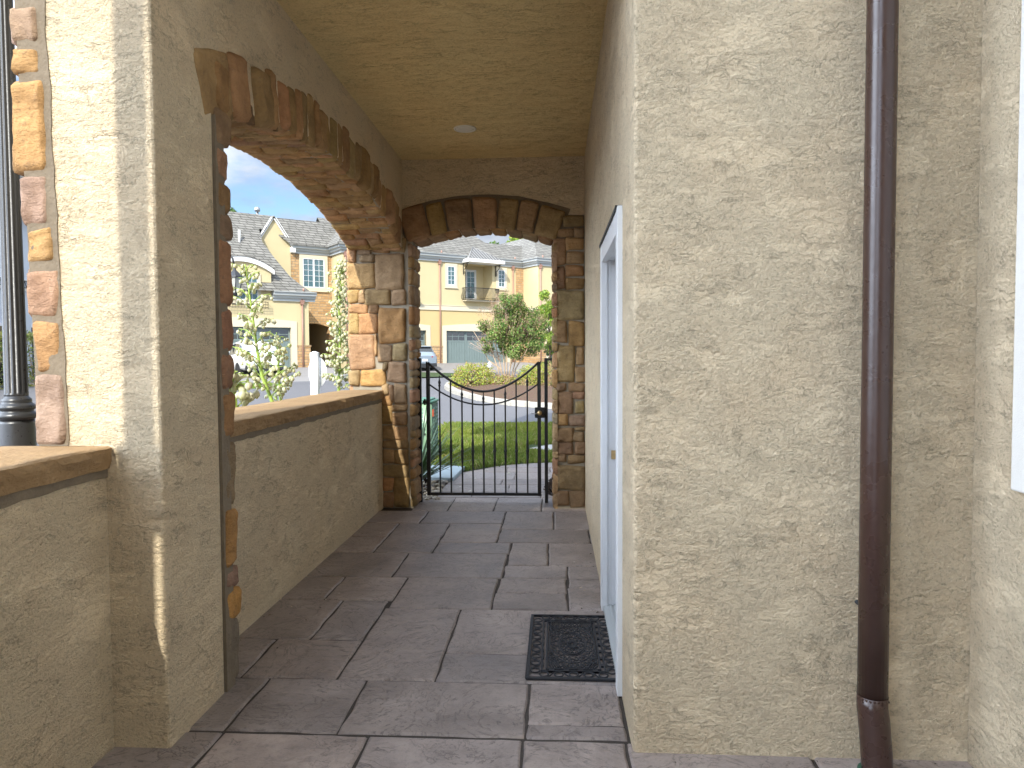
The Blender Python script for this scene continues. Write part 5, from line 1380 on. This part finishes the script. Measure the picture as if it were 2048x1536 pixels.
# ------------------------------------------------------------------ left townhouse
h1 = empty('townhouse', tuple(A1), TH, 'left cream townhouse with an arched dormer, pointed gable and stone entry behind the yuccas', 'house', 'townhouses across the street')
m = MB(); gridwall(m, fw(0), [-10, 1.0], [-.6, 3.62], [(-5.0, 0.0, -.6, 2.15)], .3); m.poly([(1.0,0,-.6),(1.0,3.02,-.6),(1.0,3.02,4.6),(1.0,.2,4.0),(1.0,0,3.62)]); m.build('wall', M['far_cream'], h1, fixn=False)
garage(h1, -5.0, 0.0, 2.15, 0, 3)
m = MB(); m.box((.33,-.05,-.1),(1.05,.3,1.12)); m.box((.30,-.08,1.12),(1.09,.32,1.20)); m.build('stone_base', M['farstone'], h1)
n = 18; DX0, DX1 = -4.1, -1.0
arc_ = lambda x, e=0.0: 5.10 + .50*(1-((x+2.55)/1.55)**2) + e
m = MB(); pts = [(DX0, -.004, 3.62), (DX1, -.004, 3.62), (DX1, -.004, 5.08)] + [(DX1+(DX0-DX1)*k/n, -.004, arc_(DX1+(DX0-DX1)*k/n)) for k in range(n+1)]
m.prism(pts, (0, 2.0, 0)); dm = m.build('dormer', M['far_cream'], h1)
m = MB()
for k in range(n):
    a, b = DX0-.14+(DX1-DX0+.28)*k/n, DX0-.14+(DX1-DX0+.28)*(k+1)/n
    m.prism([(a,-.16,arc_(a)-.06),(b,-.16,arc_(b)-.06),(b,-.16,arc_(b)+.20),(a,-.16,arc_(a)+.20)], (0, 2.3, 0))
m.build('arched_fascia', M['white'], dm)
m = MB()
for k in range(n):
    a, b = DX0-.2+(DX1-DX0+.4)*k/n, DX0-.2+(DX1-DX0+.4)*(k+1)/n
    m.prism([(a,-.2,arc_(a)+.20),(b,-.2,arc_(b)+.20),(b,-.2,arc_(b)+.26),(a,-.2,arc_(a)+.26)], (0, 2.6, 0))
m.build('dormer_roof', M['shingle'], dm)
window(h1, -2.92, -1.70, 3.55, 4.82, -.004, 2, 4, 2, .14)
m = MB()
for zz in (3.18, 3.32, 3.46): m.tube([(-3.35,-.03,zz),(-3.35,-.28,zz),(-1.25,-.28,zz),(-1.25,-.03,zz)], .014, 5)
for k in range(15): x = -3.35+2.1*k/14; m.tube([(x,-.28,3.1),(x,-.28,3.5)], .009, 4)
m.build('window_guard', M['iron'], h1)
eave(h1, -.98, 1.34, 0, 4.03); eave(h1, -10, -4.12, 0, 4.03)
dspout(h1, .62, 0, 3.95)
# recessed stone entry bay
m = MB(); gridwall(m, fw(3.0), [-2.2, 3.46], [-.6, 6.6], [(1.2, 3.25, -.6, 2.55)], .45)
m.build('entry_wall', M['farstone'], h1, fixn=False)
m = MB(); n = 12
m.prism([(1.2,3.002,2.55),(1.2,3.002,2.35)] + [(1.2+2.05*k/n,3.002,2.35+.2*math.sin(PI*k/n)) for k in range(1,n)] + [(3.25,3.002,2.35),(3.25,3.002,2.55)], (0,.4,0)); m.build('entry_arch', M['farstone'], h1)
m = MB(); m.box((.9,3.45,-.6),(1.19,7,3)); m.box((3.26,3.45,-.6),(3.5,7,3)); m.box((.9,3.45,2.6),(3.5,7,2.8)); m.box((.9,7,-.6),(3.5,7.1,3)); m.box((.9,3.2,-.6),(3.5,7,-.02)); m.build('entry_passage', M['entry'], h1)
window(h1, 1.70, 3.00, 4.66, 6.36, 2.99, 2, 5, 2, .20, .45)
eave(h1, 1.05, 3.46, 3.0, 7.05, 0, -1)
gx = [(1.0, 7.02), (.04, 8.46), (-.75, 7.2)]
m = MB(); m.prism([(-1.9,2.97,3.3),(1.0,2.97,3.3),(1.0,2.97,7.02),(.04,2.97,8.46),(-.9,2.97,7.0),(-1.9,2.97,6.0)], (0,.03,0)); m.build('gable', M['far_cream'], h1)
def rake(m, p, q, y, w_=.16, t=.10):
    p, q = Vector(p), Vector(q); d = (q-p).normalized(); nn = Vector((-d.z, 0, d.x)); nn = nn if nn.z > 0 else -nn
    P3 = lambda v: (v.x, y, v.z); m.prism([P3(p), P3(q), P3(q+nn*w_), P3(p+nn*w_)], (0, t, 0))
m = MB(); V3 = lambda x, z: Vector((x, 0, z)); rake(m, V3(1.12,6.84), V3(.04,8.46), 2.86); rake(m, V3(-.85,7.02), V3(.04,8.46), 2.861); m.box((.98,2.70,6.62),(1.22,2.99,6.92)); m.build('bargeboard', M['white'], h1)
m = MB(); slabroof(m, [[(1.15,2.8,6.98),(.04,2.8,8.64),(.04,5.2,8.64),(1.15,5.2,6.98)], [(.04,2.8,8.64),(-.95,2.8,7.06),(-.95,5.2,7.06),(.04,5.2,8.64)]], .06); m.build('gable_roof', M['shingle'], h1)
k_ = 1.1; fz = lambda y: 4.06 + k_*(y+.42)
hip = [(1.34,-.42),(.98,-.36),(.55,-.02),(.13,.40),(-.38,1.34),(-.79,2.24),(-.95,2.9)]
m = MB(); P = [(x, y, fz(y)) for x, y in hip]
m.poly([(-10.5,-.42,fz(-.42))] + P[:-1] + [(-.76,3.0,fz(3.0)),(.35,3.0,fz(3.0)),(.35,3.9,fz(3.9)), (-10.5,3.9,fz(3.9))])
for a, b in zip(P[:-1], P[1:]): m.poly([a, (a[0], 3.02, max(a[2]-.25, 3.9)), (b[0], 3.02, max(b[2]-.25, 3.9)), b])
m.poly([(-10.5,3.9,fz(3.9)),(-.95,3.9,fz(3.9)),(-.95,9.5,3.5),(-10.5,9.5,3.5)])
m.build('wing_roof', M['shingle'], h1)
m = MB(); zr = 8.72; slabroof(m, [[(.95,2.56,7.08),(3.6,2.56,7.08),(4.6,3.86,zr),(-1.0,3.86,zr)]], .06); m.poly([(-1.0,3.86,zr),(7.5,3.86,zr),(7.5,9.0,4),(-1.0,9.0,4)])
slabroof(m, [[(3.0,.75,7.08),(4.4,2.0,zr),(4.4,3.86,zr),(3.0,2.56,7.08)], [(3.0,.75,7.08),(6.9,.75,7.08),(5.6,2.0,zr),(4.4,2.0,zr)], [(6.9,.75,7.08),(6.9,6,7.08),(5.6,6,zr),(5.6,2.0,zr)]], .06)
m.poly([(4.4,2.0,zr),(5.6,2.0,zr),(5.6,3.9,zr),(4.4,3.9,zr)])
m.build('roof', M['shingle'], h1)
m = MB(); m.box((3.46,1.2,-.6),(6.5,9,6.62)); m.build('bay_wall', M['far_cream'], h1)
eave_side(h1, 1.2, 3.0, 3.46, 7.05); eave(h1, 3.46, 6.9, 1.2, 7.05, 1, 0)
dspout(h1, 3.62, 1.2, 6.95)
m = MB(); m.tube([(0,0,-.2),(0,0,.62)], .06, 10); m.build('vent_pipe', M['white'], h1, loc=tuple((lambda r_: r_)(Vector((-2.05, 2.15, fz(2.15))))))
m = MB(); m.tube([(0,0,-.3),(0,0,.55)], .07, 10); m.lathe([(.08,.52),(.16,.55),(.16,.72),(.10,.80),(0,.82)], n=12); m.build('flue', M['steel'], h1, loc=(-.45, 4.4, zr-.2))

# ------------------------------------------------------------------ middle townhouse
h2 = empty('townhouse', tuple(A2), TH, 'middle cream townhouse with a metal-roofed balcony above its wide grey garage door', 'house', 'townhouses across the street')
EZ = 7.25
m = MB(); gridwall(m, fw(0), [-7.5, 5.9], [3.88, 6.82], [(1.52, 3.74, 4.39, 6.82)], 1.2); m.build('upper_wall', M['far_cream'], h2, fixn=False)
m = MB(); m.poly([(1.52,0,6.819),(3.74,0,6.819),(3.74,1.25,6.819),(1.52,1.25,6.819)]); m.poly([(1.4,1.2,4.3),(3.9,1.2,4.3),(3.9,1.2,6.9),(1.4,1.2,6.9)]); m.build('balcony_recess', M['far_cream'], h2, fixn=False)
m = MB(); gridwall(m, fw(.02), [-7.5, 5.9], [-.6, 3.55], [(0, 4.9, -.6, 2.18), (-6.4, -1.53, -.6, 2.18)], .3); m.build('lower_wall', M['far_yellow'], h2, fixn=False)
m = MB(); m.box((-7.5,-.05,3.55),(5.9,.03,3.86)); m.box((-7.5,-.08,3.86),(5.9,.03,3.90)); m.build('string_course', M['far_trim'], h2)
garage(h2, 0, 4.9, 2.18, .02, 3); garage(h2, -6.4, -1.53, 2.18, .02, 3)
m = MB()
for a, b in ((-1.20,-.33),(5.23,6.5)):
    m = MB(); m.box((a,-.06,-.5),(b,.1,1.10)); m.box((a-.02,-.09,1.10),(b+.02,.1,1.17)); m.build('stone_base', M['farstone'], h2)
m = MB(); m.box((5.75,-.03,1.2),(6.4,.1,6.8)); m.build('stone_strip', M['farstone'], h2)
window(h2, .12, .70, 5.27, 6.53, 0, 2, 4, 1, .18); window(h2, 4.22, 4.78, 5.32, 6.52, 0, 2, 4, 1, .18)
window(h2, 1.62, 3.02, 4.50, 6.45, 1.2, 2, 5, 2, .10, 0, 'pvc', False)
bal = MB()      # bowed iron railing
def rp_(t):
    if t < .12: return (1.30, -.0 - .55*t/.12)
    if t > .88: return (3.95, -.55*(1-t)/.12)
    return (1.30 + 2.65*(t-.12)/.76, -.55)
for z, r in ((5.12, .022), (4.30, .020), (4.42, .014)):
    bal.tube([(*rp_(t), z) for t in (0,.12,.3,.5,.7,.88,1)], r, 6)
for k in range(37):
    x, y = rp_(k/36); s = 1+0
    oy = -1 if .12 <= k/36 <= .88 else 0; ox = -1 if k/36 < .12 else (1 if k/36 > .88 else 0)
    bal.tube([(x, y, 5.12), (x-ox*.01, y+.02*oy*-1, 4.9), (x+ox*.10, y+.10*oy, 4.55), (x+ox*.10, y+.10*oy, 4.42), (x, y, 4.30)], .017, 4)
bal.build('balcony_railing', M['iron'], h2)
m = MB(); m.box((1.3,-.5,4.22),(3.95,.1,4.30)); m.build('balcony_slab', M['far_trim'], h2)
ax0, ax1, ay = 1.25, 4.12, -.95
aw = MB(); ap = (2.45, .52, 8.04); z0 = 7.04
aw.poly([(ax0,ay,z0),(ax1,ay,z0),ap]); aw.poly([(ax1,ay,z0),(ax1,.3,z0),ap]); aw.poly([(ax0,.3,z0),(ax0,ay,z0),ap])
sm_ = MB()
for k in range(1, 12):
    x = ax0+(ax1-ax0)*k/12; t = min((x-ax0)/(2.45-ax0), (ax1-x)/(ax1-2.45)); p0 = Vector((x, ay, z0)); p1 = Vector((x, ay+(.52-ay)*t, z0+(8.04-z0)*t)); sm_.tube([p0+Vector((0,0,.012)), p1+Vector((0,0,.012))], .022, 4)
for a in (ax0, ax1): aw.tube([(a, ay, z0+.01), (2.45, .52, 8.05)], .035, 5)
awn = aw.build('awning', plain('standing_seam_metal', (.22,.215,.205), .5, 0, var=.06), h2, fixn=False)
sm_.build('seam', M['plastic'], awn)
m = MB(); m.box((ax0-.03, ay-.04, z0-.22), (ax1+.03, .0, z0-.002)); m.build('fascia', M['white'], awn)
for x in (1.36, 4.0):
    m = MB(); zb = z0-.24
    m.tube([(x,-.03,zb),(x,-.03,zb-.75)], .025, 5); m.tube([(x,-.03,zb-.02),(x,-.75,zb-.02)], .025, 5)
    m.tube([(x,-.05,zb-.75),(x,-.18,zb-.70),(x,-.16,zb-.55),(x,-.06,zb-.5),(x,-.2,zb-.42),(x,-.45,zb-.28),(x,-.62,zb-.12),(x,-.55,zb-.05),(x,-.45,zb-.12)], .022, 5); m.build('scroll_bracket', M['iron'], awn)
eave(h2, -7.8, 6.4, 0, EZ, 0, -1)
dspout(h2, -.5, 0, EZ-.1); dspout(h2, 5.45, 0, EZ-.1)
kz = .75; rz = lambda y: EZ+.03+kz*(y+.44)
m = MB()
m.poly([(-8,-.44,rz(-.44)),(9,-.44,rz(-.44)),(9,1.28,rz(1.28)),(4.0,1.28,rz(1.28)),(3.36,2.25,rz(2.25)),(-8,2.25,rz(2.25))])
m.poly([(4.0,1.28,rz(1.28)),(9,1.28,rz(1.28)),(9,6,5.2),(4.0,6,5.2)]); m.poly([(3.36,2.25,rz(2.25)),(4.0,1.28,rz(1.28)),(4.0,6,5.2)]); m.poly([(-8,2.25,rz(2.25)),(3.36,2.25,rz(2.25)),(4.0,6,5.2),(-8,6,5.2)])
m.build('roof', M['shingle'], h2, fixn=False)
m = MB(); m.box((-7.5,.4,-.6),(-7.4,7,7.2)); m.build('party_wall', M['far_cream'], h2)

# ------------------------------------------------------------------ right townhouse
h3 = empty('townhouse', tuple(A2 + U*6.4 - IN*1.8), TH, 'right-hand cream townhouse wing projecting forward beside the right stone pier', 'house', 'townhouses across the street')
m = MB(); m.box((0,0,3.88),(9,8,6.82)); m.build('upper_wall', M['far_cream'], h3)
m = MB(); m.box((.01,.02,1.2),(9,8,3.55)); m.build('lower_wall', M['far_cream'], h3)
m = MB(); m.box((-.02,-.03,3.55),(9,8,3.88)); m.build('string_course', M['far_trim'], h3)
m = MB(); m.box((-.05,-.06,-.6),(.62,8,1.2)); m.box((5.2,-.06,-.6),(9,8,1.2)); m.box((.62,.4,-.6),(5.2,8,1.2)); m.build('stone_base', M['farstone'], h3)
garage(h3, 1.0, 4.9, 2.25, -.02, 2)
eave_side(h3, 0, 1.8, 0, EZ); eave(h3, 0, 9, 0, EZ, 1, 0)
dspout(h3, .16, 0, EZ-.1)
m = MB(); ap = (1.6, 2.65, 9.35); e0 = (-.44,-.44,EZ+.03)
m.poly([e0, (9.4,-.44,EZ+.03), (9.4,2.65,9.35), ap]); m.poly([e0, ap, (1.6,7,9.35), (-.44,7,EZ+.03)]); m.poly([ap,(9.4,2.65,9.35),(9.4,7,9.35),(1.6,7,9.35)])
m.build('roof', M['shingle'], h3, fixn=False)
m = MB(); m.prism([(2.6,.2,7.6),(6.2,.2,7.6),(4.4,.2,9.3)], (0,2.4,0)); m.build('gable', M['far_cream'], h3)
m = MB(); rake(m, V3(2.4,7.45), V3(4.4,9.35), .08); rake(m, V3(6.4,7.45), V3(4.4,9.35), .081); m.build('bargeboard', M['copper'], h3)

# ------------------------------------------------------------------ pale house on the far left, in its own shade
h4 = empty('townhouse', (-21, 24, .1), 0, 'pale blue-looking shaded house behind the black lamp post', 'house', 'townhouses across the street')
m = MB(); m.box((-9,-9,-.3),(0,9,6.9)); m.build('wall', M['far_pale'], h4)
m = MB(); zz = 6.9; m.prism([(-9.5,-9.4,zz),(.4,-9.4,zz),(-3.2,-9.4,zz+4.2)], (0,18.3,0)); m.build('roof', M['shingle'], h4)
for k, y in enumerate((-6.5,-1.2,3.7)):
    m = MB(); m.box((-.1,y-.1,0),(.03,y+3.6,2.62)); g = m.build('garage_door', M['glass_dark'], h4)
    m = MB()
    for q in (0, .9, 1.8, 2.7): m.box((.0,y+q-.05,0),(.06,y+q+.05,2.62))
    m.box((.0,y-.1,2.62),(.07,y+3.6,2.74)); m.build('frame', M['white'], g)
    m = MB(); m.box((-.05,y+.8,4.6),(.02,y+2.0,6.2)); wv_ = m.build('window', M['glass'], h4)
    m = MB()
    for q in (.75, 1.4, 2.05): m.box((.0,y+q-.03,4.6),(.05,y+q+.03,6.2))
    for q in (4.6, 5.4, 6.2): m.box((.0,y+.72,q-.03),(.05,y+2.08,q+.03))
    m.build('frame', M['pvc'], wv_)
m = MB(); m.box((-.02,-9,4.05),(.10,9,4.15)); m.box((-.02,-9,4.45),(.08,9,4.50)); m.build('string_course', M['white'], h4)
m = MB()
for k in range(60):
    y = -6+.2*k; m.tube([(.16,y,4.17),(.16,y+.10,4.42)], .014, 4); m.tube([(.16,y+.2,4.17),(.16,y+.10,4.42)], .014, 4)
m.tube([(.16,-6,4.43),(.16,6.2,4.43)], .018, 5); m.tube([(.16,-6,4.16),(.16,6.2,4.16)], .018, 5); m.build('balcony_railing', M['iron'], h4)

# ------------------------------------------------------------------ cars (x across, y forward, z up; seen from behind)
def car(loc, rz, paint, label, L, Wd, H, belt, suv, seed):
    r = empty('parked_car', loc, rz, label, 'car', 'parked cars')
    hw = Wd/2; hb = .30
    # stations from tail to nose: y, sill z, belt z, roof z, half width, half width at roof
    if suv: st = [(0,.52,.98,1.00,.80,.70),(.05,.42,1.02,1.06,.92,.72),(.16,.36,1.06,1.22,.97,.72),(.42,.34,1.08,1.58,1.0,.74),(.75,.32,1.08,1.66,1.0,.76),(1.6,.32,1.06,1.70,1.0,.77),(2.4,.32,1.04,1.66,1.0,.76),(2.95,.32,1.02,1.40,1.0,.78),(3.35,.32,1.02,1.06,.99,.86),(4.1,.34,.94,.97,.95,.80),(4.5,.40,.80,.84,.84,.70),(4.62,.48,.68,.70,.74,.6)]
    else: st = [(0,.50,.95,.97,.80,.66),(.06,.40,1.00,1.04,.92,.70),(.3,.34,1.03,1.10,.97,.70),(.7,.32,1.04,1.38,1.0,.70),(1.15,.32,1.02,1.56,1.0,.72),(1.8,.32,1.00,1.62,1.0,.74),(2.5,.32,.98,1.56,1.0,.74),(3.05,.32,.98,1.28,1.0,.78),(3.45,.32,.97,1.02,.99,.86),(4.2,.34,.90,.93,.95,.80),(4.6,.40,.78,.82,.84,.70),(4.72,.48,.66,.68,.74,.6)]
    sy, sz = L/st[-1][0], H/max(q[3] for q in st)
    st = [(a*sy, b*sz, c*sz, d_*sz, e*hw, f*hw) for a, b, c, d_, e, f in st]
    def sec(s):
        y, zs, zb, zr, w_, wr = s
        h = [(w_*.82, zs), (w_*.97, zs+.08), (w_, zs+(zb-zs)*.5), (w_*.985, zb-.06), (w_*.93, zb), (wr+(w_*.93-wr)*.35, zb+(zr-zb)*.65), (wr, zr-.035*(zr-zb)/.5), (wr*.75, zr), (0, zr+.012)]
        return [(x, y, z) for x, z in h] + [(-x, y, z) for x, z in h[-2::-1]]
    m = MB(); prev = None
    for k, s in enumerate(st):
        cur = [m.vert(p) for p in sec(s)]
        if prev:
            for j in range(len(cur)-1): m.face((prev[j], prev[j+1], cur[j+1], cur[j]), True)
            m.face((prev[-1], prev[0], cur[0], cur[-1]))
        else: m.face(cur)
        prev = cur
    m.face(prev[::-1]); body = m.build('body', paint, r)
    a, b = (st[2], st[3]) if suv else (st[2], st[4])
    def lerp(s, t, q): return tuple(s[k]+(t[k]-s[k])*q for k in range(6))
    m = MB(); lo, hi = lerp(a, b, .12 if suv else .05), lerp(a, b, .92 if suv else .9); n = Vector((0, -(b[3]-a[3]), (b[0]-a[0]))).normalized()*.012
    m.prism([Vector((-lo[5]*.95,lo[0],lo[3]))+n, Vector((lo[5]*.95,lo[0],lo[3]))+n, Vector((hi[5]*.92,hi[0],hi[3]+.0))+n, Vector((-hi[5]*.92,hi[0],hi[3]+.0))+n], n*-.9); m.build('rear_window', M['glass_dark'], r)
    m = MB()
    for sg_ in (-1, 1):
        for i0, i1 in (((3,4),(4,5),(5,6),(6,7)) if suv else ((3,4),(4,5),(5,6),(6,7))):
            q = []
            for s, t in ((st[i0], 0), (st[i1], 0)):
                y, zs, zb, zr, w_, wr = s; q.append(((w_*.93+.008, y, zb+.04), (wr+.014+(w_*.93-wr)*.12, y, zr-.10)))
            pts = [(sg_*q[0][0][0], q[0][0][1]+.03, q[0][0][2]), (sg_*q[1][0][0], q[1][0][1]-.03, q[1][0][2]), (sg_*q[1][1][0], q[1][1][1]-.03, q[1][1][2]), (sg_*q[0][1][0], q[0][1][1]+.03, q[0][1][2])]
            if abs(pts[2][2]-pts[1][2]) > .02: m.poly(pts)
    m.build('side_window', M['glass_dark'], r, fixn=False)
    zt = st[1][2]
    for sg_ in (-1, 1):
        m = MB(); x0, x1 = hw*.50, hw*.955
        m.prism([(sg_*x0,-.012,zt-.10),(sg_*x1*.93,.02,zt-.14),(sg_*x1,.14,zt-.12),(sg_*x1,.16,zt+.0),(sg_*x1*.93,.03,zt+.01),(sg_*x0,-.004,zt-.02)], (0,.05,.0)); m.build('tail_light', M['taillight'], r)
    m = MB(); m.box((-hw*.86,-.05,.36),(hw*.86,.12,.56)); m.box((-hw*.5,-.06,.30),(hw*.5,.1,.36)); m.build('rear_bumper', M['plastic'], r, bevel=.02)
    m = MB(); m.box((-.17,-.03,zt-.34),(.17,-.012 if not suv else .0,zt-.19)); m.build('number_plate', M['plate'], r, bevel=.004)
    if suv:
        m = MB(); m.box((-hw*.66,.28*sy,st[3][3]-.02),(hw*.66,.50*sy,st[3][3]+.03)); m.build('roof_spoiler', paint, r, bevel=.012)
    for y in (.88, L-.95):
        for sg_ in (-1, 1):
            m = MB(); R = .345; m.lathe([(.22,-.11),(.31,-.115),(R,-.09),(R,.09),(.31,.115),(.22,.11)], (sg_*(hw-.10), y, R), 28, axis='x'); wh = m.build('wheel', M['tyre'], r)
            m = MB(); m.lathe([(0,-.095),(.22,-.10),(.22,.10),(0,.095)], (sg_*(hw-.10), y, R), 20, axis='x'); m.build('rim', M['steel'], wh)
    return r
d_ = 42.5; q = Vector((at(848, d_), d_, .49)); car((q.x, q.y, .475), TH, M['silver'], 'blue-grey SUV parked rear-on before the middle garages, seen past the gate post', 4.6, 1.86, 1.68, 1.0, True, 1)
d_ = 30.2; car((at(517, d_), d_, .575), TH, M['carwhite'], 'white car parked rear-on behind the flowering yuccas', 4.7, 1.86, 1.62, 1.0, False, 2)
